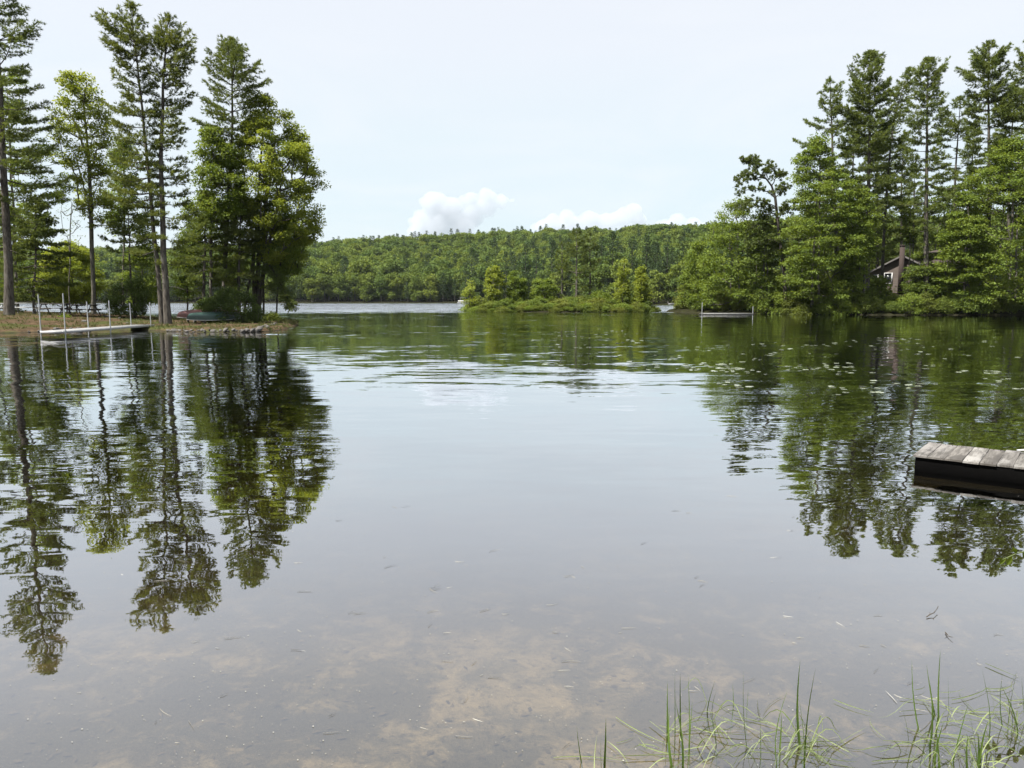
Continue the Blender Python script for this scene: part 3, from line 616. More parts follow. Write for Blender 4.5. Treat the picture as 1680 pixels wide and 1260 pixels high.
# ------------------------------------------------------------------ shrubs crowding the right bank and the island
def local_prof(rows): 
    p = Prof.__new__(Prof); p.z = np.array([r[0] for r in rows]); p.l = np.array([r[1] for r in rows]); p.r = np.array([r[2] for r in rows]); p.z0, p.z1 = p.z[0], p.z[-1]; return p
def shrub_protos(label, group, mats, seed0, leaf=.22, n=4, h=2.2):
    out = []
    for i in range(n):
        hh = h*(.8+.15*i); wd = 1.5+.25*((i*7) % 3)
        pr = local_prof([(.05, -wd*.9, wd*.9), (hh*.35, -wd, wd), (hh*.7, -wd*.75, wd*.8), (hh, -wd*.25, wd*.3)])
        out.append(leafy('shrub', label, 0, 0, pr, stems=((-.5, 0), (.1, 0), (.5, 0)), clumps=46, leaves=85, leaf=leaf, cr=.62, seed=seed0+i, r0=.05, mat=mats[i % len(mats)], bark=BARK_D, group=group, cat='shrub', flatz=.6, base=np.array([0, 0, 0.])))
    return out
rng = np.random.default_rng(99)
rs = shrub_protos('dense leafy shrub hanging over the water along the right shore', 'shrubs along the right shore', [SHRUB, BROAD_D, BROAD, SHRUB], 200)
front = [(1122, 99), (1142, 96), (1165, 93), (1190, 91), (1215, 89.2), (1243, 87.6), (1270, 85.7), (1296, 84.2), (1322, 83), (1350, 82.6), (1378, 82), (1404, 81.9), (1432, 81.7), (1460, 81.7), (1488, 81.6), (1515, 81.4), (1545, 81.3), (1574, 81.3), (1604, 81.2), (1632, 81.2), (1660, 81.2), (1690, 81), (1720, 81)]
k = 0
for row, (dy, dz_) in enumerate([(0, 1.0), (3.2, 1.35), (8, 1.5)]):
    for px, Y in front:
        if row == 2 and px < 1200: continue
        if row and rng.uniform() < .15: continue
        p = base_of(px+rng.uniform(-8, 8)+row*9, Y+dy+rng.uniform(-.4, .6)); s = dz_*rng.uniform(.72, 1.1)
        if 1425 < px < 1500: s *= .45 if row else .8
        if k < 4: o = rs[k]; o.location = p; o.rotation_euler.z = rng.uniform(0, 6.28); o.scale = (s,)*3
        else: copy_tree(rs[k % 4], p, rng.uniform(0, 6.28), s)
        k += 1
isl = shrub_protos('low olive green marsh shrub on the small island', 'low shrubs on the island', [SHRUB, BROAD, SHRUB, BROAD_D], 220, leaf=.2, h=1.25)
k = 0
for row, (Y, s0) in enumerate([(98.3, .55), (99.6, .75), (101.8, .95), (104.5, 1.15)]):
    for px in np.arange(786, 1068, 16-row):
        px_ = px+rng.uniform(-6, 6)
        p = base_of(px_, Y+rng.uniform(-.5, .5))
        if p[2] < -.22: continue
        p[2] = max(p[2], -.05); s = s0*rng.uniform(.75, 1.1); s = (s*1.15, s*1.15, s*.9)
        if k < 4: o = isl[k]; o.location = p; o.scale = s
        else: copy_tree(isl[k % 4], p, rng.uniform(0, 6.28), s)
        k += 1
IG = 'young trees on the island'
def it(label, px, Y, rows, seed, clumps=60, mat=None, name='broadleaf_tree', **kk):
    kw = dict(leaf=.24, cr=.5, leaves=80, flatz=.6, group=IG, r0=.07, stems=((-.2, 0), (.2, 0))); kw.update(kk)
    return leafy(name, label, px, Y, rows, seed=seed, clumps=clumps, mat=mat or BROAD, **kw)
it('slim pale green sapling with open top, left of the island columnar pair', 1021, 102, [(424, 1020, 1028), (448, 1012, 1032), (475, 1006, 1036), (495, 1004, 1036)], 301, 55, MAPLE, stems=((0, 0),), leaves=60)
it('bushy bright pyramid-shaped young tree at the right end of the island', 1052, 101.5, [(438, 1048, 1056), (460, 1040, 1063), (485, 1036, 1068), (502, 1036, 1068)], 302, 85, MAPLE, stems=((0, 0),))
it('sparse small sapling at the left end of the island', 772, 102, [(458, 764, 776), (475, 758, 786), (492, 756, 790), (503, 762, 790)], 303, 36, MAPLE, leaves=45)
it('rounded pale green tree with thin white stems on the island', 808, 104, [(438, 800, 818), (455, 792, 828), (475, 792, 830), (490, 798, 826)], 304, 80, MAPLE, stems=((-.8, 0), (-.2, 0), (.5, 0)), bark=flat_mat('birch_bark', (.5, .48, .44), (.3, .28, .25)))
it('rounded mid green tree in the middle of the island', 846, 105, [(444, 838, 852), (462, 830, 864), (485, 828, 868), (495, 832, 866)], 305, 70, BROAD)
it('low spreading green tree left of the island pines', 890, 105, [(455, 880, 900), (470, 868, 915), (490, 866, 920), (500, 870, 918)], 306, 80, BROAD)
it('rounded olive shrub-like tree right of the island pines', 985, 105, [(478, 975, 995), (490, 955, 1004), (502, 952, 1006)], 307, 60, BROAD)
for i, (lab, px, Y, rows) in enumerate([('tallest dark pine standing on the island', 946, 106, [(376, 943, 950), (400, 928, 966), (430, 920, 972), (460, 918, 975), (485, 926, 968)]),
                                        ('second dark pine of the island, right of the tallest', 968, 108, [(384, 965, 972), (410, 955, 984), (440, 948, 988), (470, 950, 986)]),
                                        ('thin dark pine of the island, left of the tallest', 922, 108, [(398, 919, 926), (425, 910, 936), (455, 906, 938), (480, 908, 934)])]):
    pine('white_pine', lab, px, Y, [(rows[0][0], px)], rows, r0=.16, det=.6, whorl=.8, tuft=FT, gap=.25, group='dark pines on the island', seed=320+i, mat=PINE_D)

# ------------------------------------------------------------------ far shore: single trees along the water, one wood behind
def far_broad(seed, H=14.0):
    r = np.random.default_rng(seed); mb = MB()
    mb.tube([(0, 0, 0), (.1, 0, H*.3), (0, .1, H*.6)], [.22, .16, .06], 5, mi=1, cap=False)
    P, D, v = [], [], []
    for i in range(24):
        u = r.uniform(.02, 1); a = r.uniform(0, 6.28); zz = H*(.16+.72*u); rr = H*.27*math.sqrt(max(1-((u-.30)/.75)**2, .08))*math.sqrt(r.uniform(.15, 1))
        c = np.array([rr*math.cos(a), rr*math.sin(a), zz]); s = H*r.uniform(.095, .165)
        n = 110; d = r.normal(size=(n, 3)); d[:, 2] += .35; d /= np.linalg.norm(d, axis=1, keepdims=True)
        P.append(c+d*s*r.uniform(.65, 1.08, (n, 1))*np.array([1, 1, .8])); D.append(np.cross(d, r.normal(size=(n, 3)))+.3*d); v.append(np.full(n, r.uniform()))
    D = np.concatenate(D); D /= np.linalg.norm(D, axis=1, keepdims=True)
    cards(mb, np.concatenate(P), D, r, 1, .75, .6, .25, var0=np.concatenate(v)); return mb
def far_conifer(seed, H=19.0):
    r = np.random.default_rng(seed); mb = MB()
    mb.tube([(0, 0, 0), (.1, 0, H*.5), (0, 0, H*.98)], [.28, .18, .03], 5, mi=1, cap=False)
    P, D, v = [], [], []; z = H*r.uniform(.16, .32)
    while z < H:
        u = z/H; L0 = H*.185*(1-u)**.65*r.uniform(.65, 1.1)+.25
        for a in r.uniform(0, 6.28)+np.arange(6)*1.047+r.normal(0, .25, 6):
            if r.uniform() < .16: continue
            L = L0*r.uniform(.6, 1.1); n = max(3, int(L/.33)); s = np.linspace(.15, 1, n)
            p = np.stack([s*L*math.cos(a), s*L*math.sin(a), z+s*L*(.05+.5*u**2)+.1*L*s**2], 1)+r.normal(0, .13, (n, 3))
            P.append(p); D.append(np.tile([math.cos(a), math.sin(a), .25], (n, 1))); v.append(np.full(n, r.uniform()))
        z += r.uniform(.55, 1.05)
    cards(mb, np.concatenate(P), np.concatenate(D), r, 2, .75, .32, .5, up=.1, var0=np.concatenate(v)); return mb
rng = np.random.default_rng(5)
FB = [far_broad(400+i).build('broadleaf_tree', [FARB, BARK_B]) for i in range(4)]
FC = [far_conifer(420+i).build('conifer_tree', [FARC, BARK_D]) for i in range(4)]
for o in FB: tag(o, 'rounded green broadleaf tree in the front row of the far shore', 'broadleaf tree', 'broadleaf trees lining the far shore')
for o in FC: tag(o, 'pointed dark conifer in the front row of the far shore', 'conifer tree', 'conifers lining the far shore')
shore = [(-230, 331), (-150, 341.5), (-99, 339), (-60, 341), (-25, 335), (6, 313), (28, 273), (44, 243), (62, 234)]
seg = np.array(shore, float); L = np.concatenate([[0], np.cumsum(np.linalg.norm(np.diff(seg, axis=0), axis=1))])
cnt = {0: 0, 1: 0}
def put(kind, x, y, s, sz=1.0):
    src = (FB, FC)[kind]; i = cnt[kind]; cnt[kind] += 1
    z = gz(x, y)-.3
    if i < 4: o = src[i]
    else: o = src[int(rng.integers(4))].copy(); COL.objects.link(o)
    o.location = (x, y, z); o.rotation_euler.z = rng.uniform(0, 6.28); o.scale = (s, s, s*sz)
for row, off in enumerate((2.2, 7.5)):
    t = rng.uniform(0, 4)
    while t < L[-1]:
        x = np.interp(t, L, seg[:, 0]); y = np.interp(t, L, seg[:, 1])+off+rng.uniform(-1, 1.5)
        pc = .32 if x < -30 else .45
        kd = int(rng.uniform() < (pc if row else pc*.6))
        s = rng.uniform(.75, 1.2) if kd == 0 else rng.uniform(.5, .9)
        if row == 0: s *= .8
        put(kd, x+rng.uniform(-1, 1), y, s); t += rng.uniform(5, 8)
for px, top in [(765, 430), (775, 405), (800, 420), (830, 412), (862, 398), (880, 405), (905, 392), (985, 388), (1003, 380), (1012, 395), (1035, 388), (1058, 384), (1075, 398), (1092, 386), (1108, 410), (1118, 402)]:
    t = np.interp(px, [760, 850, 900, 1000, 1120], [318, 305, 292, 262, 238]); X = (px-CX)/F*t
    y = t+rng.uniform(4, 22)+6; g = gz(X, y); H = CH+dz_at(top, y)-g
    s = H/19.0; put(1, (px-CX)/F*y, y, s*.85, 1/.85)

for px, up in [(655, 8), (690, 9), (702, 12), (716, 9), (742, 16), (752, 13), (772, 12), (786, 9), (812, 12), (818, 15), (826, 10), (843, 8), (858, 9), (870, 7), (908, 6), (948, 12), (960, 14), (1008, 9), (1042, 20), (1066, 14), (1090, 16), (1102, 10), (1118, 13), (1140, 14), (560, 7), (600, 8), (625, 6), (520, 9)]:
    y = rng.uniform(610, 640) if px < 900 else rng.uniform(575, 610); X = (px-CX)/F*y; ty = np.interp(px, [500, 600, 680, 800, 900, 1150], [394, 390, 386, 381, 379, 379])-up*.55
    n0 = len(bpy.data.objects); H = CH+dz_at(ty, y)-gz(X, y)
    put(1, X, y, max(H, 8)/19.0*.95, 1/.95); o = [q for q in bpy.data.objects if abs(q.location.x-X) < 1e-3 and abs(q.location.y-y) < 1e-3][0]
    o['label'] = 'dark conifer spire rising above the hill line against the sky'; o['group'] = 'conifers on the hill line'

def forest():
    r = np.random.default_rng(17); pts, sp, scl, rot = [], [], [], []
    g = 7.2; X, Y = np.meshgrid(np.arange(-520, 420, g), np.arange(232, 800, g)); X = (X+r.uniform(-3, 3, X.shape)).ravel(); Y = (Y+r.uniform(-3, 3, Y.shape)).ravel()
    d = sdf(FARL, X, Y); ok = (d > 11) & (d < 430) & (np.abs(X) < 40+Y*.82); X, Y, d = X[ok], Y[ok], d[ok]; Z = terrain(X, Y)-.4
    cl = wob(X, Y, .012, 21)
    pc = np.where(d < 60, np.where(X > -5, .48, .32), np.where((X > -20) & (d < 170), .34, .13))+.3*cl
    kind = (r.uniform(size=len(X)) < pc).astype(int)
    s = np.where(kind == 0, r.uniform(.7, 1.5, len(X)), r.uniform(.6, 1.2, len(X)))
    # a belt of low growth along the right shore, dim behind the trunks
    me = bpy.data.meshes.new('forest'); me.vertices.add(len(X)); me.vertices.foreach_set('co', np.stack([X, Y, Z], 1).ravel().astype(np.float32))
    var = r.integers(0, 4, len(X))
    for nm, ty, val in (('sp', 'INT', kind*4+var), ('scl', 'FLOAT', s), ('rot', 'FLOAT', r.uniform(0, 6.28, len(X)))):
        a = me.attributes.new(nm, ty, 'POINT'); a.data.foreach_set('value', val.astype(np.int32 if ty == 'INT' else np.float32))
    o = bpy.data.objects.new('forest', me); COL.objects.link(o)
    ng = bpy.data.node_groups.new('forest_nodes', 'GeometryNodeTree')
    ng.interface.new_socket('Geometry', in_out='INPUT', socket_type='NodeSocketGeometry'); ng.interface.new_socket('Geometry', in_out='OUTPUT', socket_type='NodeSocketGeometry')
    gi = ng.nodes.new('NodeGroupInput'); go = ng.nodes.new('NodeGroupOutput'); jn = ng.nodes.new('GeometryNodeJoinGeometry')
    def attr(nm, ty):
        n = ng.nodes.new('GeometryNodeInputNamedAttribute'); n.data_type = ty; n.inputs[0].default_value = nm; return n.outputs[0]
    a_sp, a_s, a_r = attr('sp', 'INT'), attr('scl', 'FLOAT'), attr('rot', 'FLOAT')
    cx = ng.nodes.new('ShaderNodeCombineXYZ'); ng.links.new(a_r, cx.inputs[2])
    for i, src in enumerate(FB+FC):
        cp = ng.nodes.new('FunctionNodeCompare'); cp.data_type = 'INT'; cp.operation = 'EQUAL'; ng.links.new(a_sp, cp.inputs[2]); cp.inputs[3].default_value = i
        oi = ng.nodes.new('GeometryNodeObjectInfo'); oi.transform_space = 'ORIGINAL'; oi.inputs[0].default_value = src; oi.inputs[1].default_value = True
        ip = ng.nodes.new('GeometryNodeInstanceOnPoints')
        ng.links.new(gi.outputs[0], ip.inputs['Points']); ng.links.new(cp.outputs[0], ip.inputs['Selection']); ng.links.new(oi.outputs['Geometry'], ip.inputs['Instance'])
        ng.links.new(cx.outputs[0], ip.inputs['Rotation']); ng.links.new(a_s, ip.inputs['Scale']); ng.links.new(ip.outputs[0], jn.inputs[0])
    ng.links.new(jn.outputs[0], go.inputs[0])
    md = o.modifiers.new('trees', 'NODES'); md.node_group = ng
    tag(o, 'unbroken mixed green wood covering the hill across the lake', 'forest', kind='stuff')
forest()

# ------------------------------------------------------------------ docks
WOOD = flat_mat('weathered_planks', (.33, .30, .27), (.15, .13, .115), 5, .85, stretch=(1, 9, 9), bump=.6)
WOOD_BLK = flat_mat('shade_black_timber', (.0016, .0015, .0014), (.0008, .0008, .0008), 6, .95)  # dock sides: the black of their shade is put into the base colour
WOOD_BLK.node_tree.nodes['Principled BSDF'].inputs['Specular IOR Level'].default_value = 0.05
ALU = flat_mat('pale_aluminium', (.36, .37, .37), (.27, .28, .28), 6, .6, metal=.2)
WHITE = flat_mat('white_paint', (.42, .42, .41), (.33, .33, .325), 4, .5)
GREYDK = flat_mat('grey_decking', (.24, .24, .235), (.17, .17, .165), 3, .7)
NAIL = flat_mat('rusty_nail', (.05, .032, .022), None, 20, .8)
def near_dock():
    a = gp(1498, 746, .165); a[2] = .03
    u = np.array([.785, -.62, 0]); u /= np.linalg.norm(u); v = np.array([.543, .84, 0])
    root = empty('wooden_dock', a, 'weathered grey plank dock with black sides at the right edge near the bank', 'dock', rz=math.atan2(u[1], u[0]))
    r = np.random.default_rng(3); x = 0; Wd = .82; Ln = 3.6
    sd = MB(); 
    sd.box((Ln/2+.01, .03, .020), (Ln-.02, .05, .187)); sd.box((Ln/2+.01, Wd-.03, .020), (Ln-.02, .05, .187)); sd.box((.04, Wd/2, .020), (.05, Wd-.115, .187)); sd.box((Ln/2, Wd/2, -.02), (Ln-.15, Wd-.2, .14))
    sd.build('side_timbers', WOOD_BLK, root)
    while x < Ln:
        wd = r.uniform(.125, .15); pl = MB()
        sh = r.uniform(-.012, .012); n = 9
        ys = np.linspace(-.012+sh, Wd+.012+sh, n); e0 = r.normal(0, .0016, n); e1 = r.normal(0, .0016, n); zt = .135+r.normal(0, .0016)+np.cumsum(r.normal(0, .0009, n)); tl = r.normal(0, .012)
        prof = np.zeros((n, 6, 3))
        for i in range(n):
            xa, xb = x+.0018+e0[i], x+wd-.0018+e1[i]; z1 = zt[i]
            prof[i] = [(xa, ys[i], z1-.018), (xa, ys[i], z1-.004), (xa+.005, ys[i], z1), (xb-.005, ys[i], z1+tl*wd), (xb, ys[i], z1-.004+tl*wd), (xb, ys[i], z1-.018)]
        pl.grid(prof, close_v=True); pl.pg(prof[0][::-1]); pl.pg(prof[-1])
        for ny in (.035, Wd-.035):
            for nx in (x+wd*.28, x+wd*.72): pl.tube([(nx, ny, .13), (nx, ny, .1385)], .0045, 6, mi=1)
        pl.build('plank', [plank_mats[int(r.integers(3))], NAIL], root); x += wd
    c = MB()   # a flat mooring cleat near the far edge
    c.tube([(.80, Wd-.10, .165), (.86, Wd-.09, .172), (.98, Wd-.09, .172), (1.04, Wd-.10, .165)], [.008, .013, .013, .008], 8); c.tube([(.88, Wd-.09, .13), (.88, Wd-.09, .17)], .012, 6); c.tube([(.96, Wd-.09, .13), (.96, Wd-.09, .17)], .012, 6)
    c.build('cleat', ALU, root, smooth=True)
def plank_mat(name, c1, c2, c3):
    m, nt, out = new_mat(name)
    pos = N(nt, 'TexCoord').outputs['Object']
    g = NOISE(nt, N(nt, 'Mapping', {0: pos, 3: (34, 2.2, 20)}).outputs[0], 1.0, 6, .7); p = NOISE(nt, N(nt, 'Mapping', {0: pos, 3: (5, 2.5, 5)}).outputs[0], 1.0, 4, .65)
    sp = NOISE(nt, pos, 60, 3, .6)
    col = MIX(nt, SS(nt, g, .38, .60), c1, c2); col = MIX(nt, M_(nt, 'MULTIPLY', SS(nt, p, .44, .62), .85), col, c3); g2 = NOISE(nt, N(nt, 'Mapping', {0: pos, 3: (16, 1.1, 9), 1: (3, 7, 1)}).outputs[0], 1.0, 5, .7); col = MIX(nt, M_(nt, 'MULTIPLY', SS(nt, g2, .54, .64), .75), col, (.038, .034, .030)); col = MIX(nt, M_(nt, 'MULTIPLY', SS(nt, sp, .58, .72), .6), col, (.06, .055, .045))
    bm = N(nt, 'Bump', {'Strength': .7, 'Distance': .004, 'Height': g}).outputs[0]
    b = N(nt, 'BsdfPrincipled', {'Base Color': col, 'Roughness': .85, 'Normal': bm}); nt.links.new(b.outputs[0], out.inputs[0]); return m
plank_mats = [plank_mat('silver_plank', (.19, .178, .160), (.085, .078, .068), (.25, .24, .222)), plank_mat('brown_plank', (.135, .124, .110), (.062, .056, .048), (.195, .184, .17)), plank_mat('grey_plank', (.165, .152, .135), (.078, .070, .060), (.05, .044, .037))]
near_dock()
def left_dock():
    root = empty('metal_dock', (-20.62, 33.4, 0), 'long white metal dock with six thin tall posts at the left point', 'dock')
    d = MB(); d.box((0, 4.3, .255), (.97, 8.6, .05)); d.build('deck', GREYDK, root)
    f = MB(); f.box((.495, 4.3, .23), (.04, 8.62, .105)); f.box((-.495, 4.3, .23), (.04, 8.62, .105)); f.box((0, -.02, .23), (.95, .04, .105)); f.build('side_rail', WHITE, root)
    for i, (yy, top) in enumerate([(.12, 1.93), (3.9, 1.6), (8.1, 1.5)]):
        for sx in (-1, 1):
            p = MB(); t = top+(.03 if sx > 0 else -.02); p.tube([(sx*.545, yy, -1.2 if i == 0 else -.8 if i == 1 else -.1), (sx*.545+.01*sx, yy, t)], .026, 8); p.tube([(sx*.545, yy, .13), (sx*.545, yy, .31)], .045, 8); p.build('post', ALU, root, smooth=True)
left_dock()
TBL_GREY = flat_mat('worn_grey_boards', (.17, .17, .165), (.11, .11, .105), 4, .85)
def swim_dock():
    a = base_of(1190, 84.6); root = empty('low_dock', (a[0], 84.3, 0), 'low pale floating dock with two thin poles before the right shore shrubs', 'dock')
    b = MB(); b.box((0, 0, .11), (5.6, 1.4, .06)); b.build('deck', TBL_GREY, root); b = MB(); b.box((0, -.72, .07), (5.64, .04, .11)); b.box((0, .72, .07), (5.64, .04, .11)); b.build('side_rail', TBL_GREY, root)
    for x, t in ((-2.85, 1.35), (2.85, .9)):
        p = MB(); p.tube([(x, -.4, -1), (x, -.4, t)], .035, 6); p.build('post', ALU, root, smooth=True)
swim_dock()

# ------------------------------------------------------------------ brown house behind the right shore trees
def house():
    Y = 99; c = P3(1478, 470, Y); g = gz(c[0], Y+3)-.2; x0 = c[0]
    root = empty('brown_house', (x0, Y, g), 'brown gabled house with white-framed window and brick chimney among the right shore trees', 'house', rz=R(-31))
    z = lambda py: CH+dz_at(py, Y)-g
    WALL = flat_mat('brown_siding', (.115, .092, .078), (.08, .064, .054), 3, .85, stretch=(.2, .2, 6)); ROOF = flat_mat('brown_shingles', (.085, .07, .06), (.056, .047, .04), 8, .9); BR = flat_mat('red_brick', (.040, .026, .021), (.026, .017, .014), 9, .9, stretch=(1, 1, 3)); DK = flat_mat('dark_glass', (.02, .022, .025), (.012, .012, .014), 2, .08)
    hw, eave, rdg, D = 3.9, z(447), z(420), 9.0
    m = MB(); F0 = [(-hw, 0, 0), (hw, 0, 0), (hw, 0, eave), (0, 0, rdg-.15), (-hw, 0, eave)]; B0 = [(x, D, zz) for x, _, zz in F0]
    m.pg(F0); m.pg(B0[::-1]); m.pg([F0[0], F0[4], B0[4], B0[0]]); m.pg([F0[1], B0[1], B0[2], F0[2]]); m.pg([F0[0], B0[0], B0[1], F0[1]]); m.build('wall', WALL, root)
    rf = MB(); sl = (rdg-eave)/hw
    for s in (-1, 1):
        a = [(s*(hw+.45), -.45, eave-.45*sl), (0, -.45, rdg), (0, D+.45, rdg), (s*(hw+.45), D+.45, eave-.45*sl)]; t = [(x, y, q+.14) for x, y, q in a]
        rf.pg(a if s > 0 else a[::-1]); rf.pg(t[::-1] if s > 0 else t)
        for i in range(4):
            j = (i+1) % 4; rf.pg([a[i], a[j], t[j], t[i]])
    rfo = rf.build('roof', ROOF, root)
    up = MB(); W2 = z(413); up.pg([(1.2, D*.45, eave), (6.4, D*.45, eave), (6.4, D*.45, W2+.5), (4.6, D*.45, W2+.5), (1.2, D*.45, W2-.2)]); up.box((3.8, D*.45+2.6, (eave+W2)/2), (5.1, 5, W2-eave)); up.build('rear_wall', WALL, root)
    r2 = MB(); r2.box((2.6, D*.45+2.5, W2+.02), (3.2, 6, .2)); v = np.array([(4.2, D*.45-.5, W2+.2), (6.9, D*.45-.5, W2+1.15), (6.9, D*.45+6, W2+1.15), (4.2, D*.45+6, W2+.2)]); r2.pg(v); r2.pg((v-[0, 0, .2])[::-1])
    for i in range(4): r2.pg([v[i]-[0, 0, .2], v[(i+1) % 4]-[0, 0, .2], v[(i+1) % 4], v[i]])
    r2.build('rear_roof', ROOF, root)
    ch = MB(); ct = z(404); ch.box((-.05, -.36, ct/2), (.58, .56, ct)); ch.box((-.05, -.36, ct+.06), (.72, .70, .14)); ch.build('chimney', BR, root)
    for xx, w_, h_ in ((-1.58, .95, 1.35), (-3.0, .5, .9), (2.2, .95, 1.35)):
        zc = z(456.5); wf = MB()
        for s in (-1, 1): wf.box((xx+s*w_/2, -.05, zc), (.14, .12, h_+.14)); wf.box((xx, -.05, zc+s*h_/2), (w_-.14, .116, .14))
        wo = wf.build('window', WHITE, root); pn = MB(); pn.box((xx, -.015, zc), (w_-.14, .04, h_-.14)); p_ = pn.build('pane', DK, wo)
    fb = MB()
    for s in (-1, 1):
        n = 2; P = np.array([(s*(hw+.46), -.49, eave-.46*sl+.05), (0, -.49, rdg+.05)]); d = P[1]-P[0]; fb.pg([P[0]+[0, 0, -.11], P[1]+[0, 0, -.11], P[1]+[0, 0, .11], P[0]+[0, 0, .11]][::s])
        Q = P-[0, -.03, 0]; fb.pg([Q[0]+[0, 0, -.11], Q[0]+[0, 0, .11], Q[1]+[0, 0, .11], Q[1]+[0, 0, -.11]][::s]); fb.pg([P[0]+[0, 0, .11], P[1]+[0, 0, .11], Q[1]+[0, 0, .11], Q[0]+[0, 0, .11]])
    fb.build('gable_trim', flat_mat('pale_trim', (.13, .122, .112), None, 4, .6), root)
house()

def point_grass():
    rg = np.random.default_rng(55); X = rg.uniform(-34, -11, 26000); Y = rg.uniform(34, 58, 26000); d = sdf(SPIT, X, Y)+.35*wob(X, Y, .30, 3)
    p = np.where(d < 1.2, .38, .14)*(.35+.65*(wob(X, Y, .35, 31) > -.05)); ok = (d > .12) & (rg.uniform(size=len(X)) < p); X, Y = X[ok], Y[ok]; Z = terrain(X, Y)
    P = np.stack([X, Y, Z-.01], 1); D = np.tile([0, 0, 1.], (len(X), 1)); mb = MB(); cards(mb, P, D, rg, 5, .17, .022, .45)
    tag(mb.build('bank_grass', leaf_mat('bank_grass', (.055, .072, .020), (.115, .118, .045), .3, rough_noise=1.5)), 'sparse green and straw grass along the bank of the left point', 'grass', kind='stuff')
point_grass()

# ------------------------------------------------------------------ boats, canoes, tables, rocks
TBL = flat_mat('dark_table_wood', (.075, .065, .055), (.045, .04, .035), 6, .85, stretch=(1, 8, 8))
def hull(L, W, Hh, n=22, k=11, pointed=.75):
    V = np.zeros((n, k, 3)); s = np.linspace(-1, 1, n); a = np.linspace(-math.pi/2, math.pi/2, k)
    for i, t in enumerate(s):
        wd = W/2*(1-abs(t)**2.4)**pointed+.008; dp = Hh*(1-.25*abs(t)**6); rk = .10*Hh*abs(t)**3
        V[i, :, 0] = t*L/2; V[i, :, 1] = np.sign(np.sin(a))*np.abs(np.sin(a))**.8*wd; V[i, :, 2] = np.maximum(np.cos(a), 0)**.55*(dp)+rk*0
        V[i, :, 0] += np.sign(t)*(-.12)*abs(t)**8*(np.cos(a)**2)
    return V
def canoe(name, label, a, hd, c1, tilt=0.0):
    root = empty(name, a, label, 'canoe', rz=hd); root.rotation_euler.x = tilt
    h = MB(); V = hull(4.7, .92, .40); h.grid(V); h.build('hull', flat_mat(name+'_paint', c1, tuple(x*.75 for x in c1), 3, .45), root, smooth=True)
    g = MB(); 
    for j in (0, -1): g.tube(V[:, j]+np.array([0, (-.012 if j == 0 else .012), .0]), .022, 5)
    g.build('gunwale', flat_mat(name+'_trim', (.50, .49, .46), None, 4, .5), root)
    tr = MB()
    for x in (-1.3, 1.3): tr.box((x, 0, -.05), (.12, .95, .10)); tr.box((x, -.35, -.27), (.10, .10, .36)); tr.box((x, .35, -.27), (.10, .10, .36))
    tr.build('trestle', TBL, root)
    kl = MB(); kl.tube(V[2:-2, 5]+np.array([0, 0, .004]), .012, 4); kl.build('keel', flat_mat(name+'_keel', tuple(x*.8 for x in c1), None, 4, .5), root)
p = base_of(307, 44.2); canoe('green_canoe', 'dark green canoe lying upside down on the bank beside the shrub', (p[0]+.80, p[1]+2.1, gz(p[0]+.5, p[1]+2)+.26), R(71), (.030, .062, .050), R(10))
p = base_of(293, 45.6); canoe('red_canoe', 'faded red canoe lying upside down behind the green canoe', (p[0]+1.2, p[1]+1.9, gz(p[0]+.5, p[1]+2)+.36), R(58), (.20, .095, .082), R(14))
def picnic_table(label, a, rz, mat, L=1.85, roof=False):
    root = empty('picnic_table', a, label, 'picnic table', 'picnic tables on the left point', rz=rz)
    t = MB()
    for i in range(5): t.box((0, -.30+i*.15, .74), (L, .138, .04))
    t.build('tabletop', mat, root, bevel=.006)
    for s in (-1, 1):
        b = MB(); b.box((0, s*.70, .44), (L, .13, .04)); b.box((0, s*.56, .44), (L, .13, .04)); b.build('seat', mat, root)
    for x in (-L*.36, L*.36):
        l = MB()
        for s in (-1, 1): l.tube([(x, s*.72, 0), (x, s*.22, .72)], .045, 4)
        l.box((x+.05, 0, .40), (.04, 1.5, .09)); l.box((x+.05, 0, .70), (.04, .72, .07)); l.build('leg', mat, root)
for px, Y, rz, lab in ((90, 49.5, R(4), 'dark wooden picnic table under the yellow-green tree, nearer the left edge'), (138, 49.9, R(-6), 'dark wooden picnic table just left of the slim maple trunk')):
    p = base_of(px, Y); p[2] = gz(p[0], Y); picnic_table(lab, p, rz, TBL, 1.9)
p = base_of(42, 54); p[2] = gz(p[0], 54); picnic_table('white painted picnic table right of the big left trunk', p, R(20), WHITE, 1.7)
p = base_of(-2, 53.5); p[2] = gz(p[0], 53.5); picnic_table('white painted table cut by the left picture edge', p, R(-10), WHITE, 1.7)
def rock_mesh(seed):
    r = np.random.default_rng(seed); n, k = 9, 12; V = np.zeros((n, k, 3)); a = np.arange(k)*6.283/k; ph = np.linspace(-1.45, 1.45, n)
    ax = [r.normal(size=3) for _ in range(5)]; ln = r.uniform(.05, .16, 5)
    for i in range(n):
        d = np.stack([np.cos(a)*math.cos(ph[i]), np.sin(a)*math.cos(ph[i]), np.full(k, math.sin(ph[i]))], 1)
        rad = 1+sum(l*np.sin(d@q*2.2+l*9) for q, l in zip(ax, ln)); V[i] = d*rad[:, None]*np.array([1, .8, .55])
    m = MB(); m.grid(V, close_v=True); m.pg(V[0][::-1]); m.pg(V[-1]); return m
RK = flat_mat('shore_rock', (.11, .10, .09), (.05, .046, .042), 3, .9, bump=.8)
rk = [rock_mesh(60+i).build('shore_rock', RK, smooth=True) for i in range(3)]
rr = np.random.default_rng(8); k = 0
for o in rk: tag(o, 'small weathered grey rock at the waterline of the left point', 'rock', 'shore rocks of the left point')
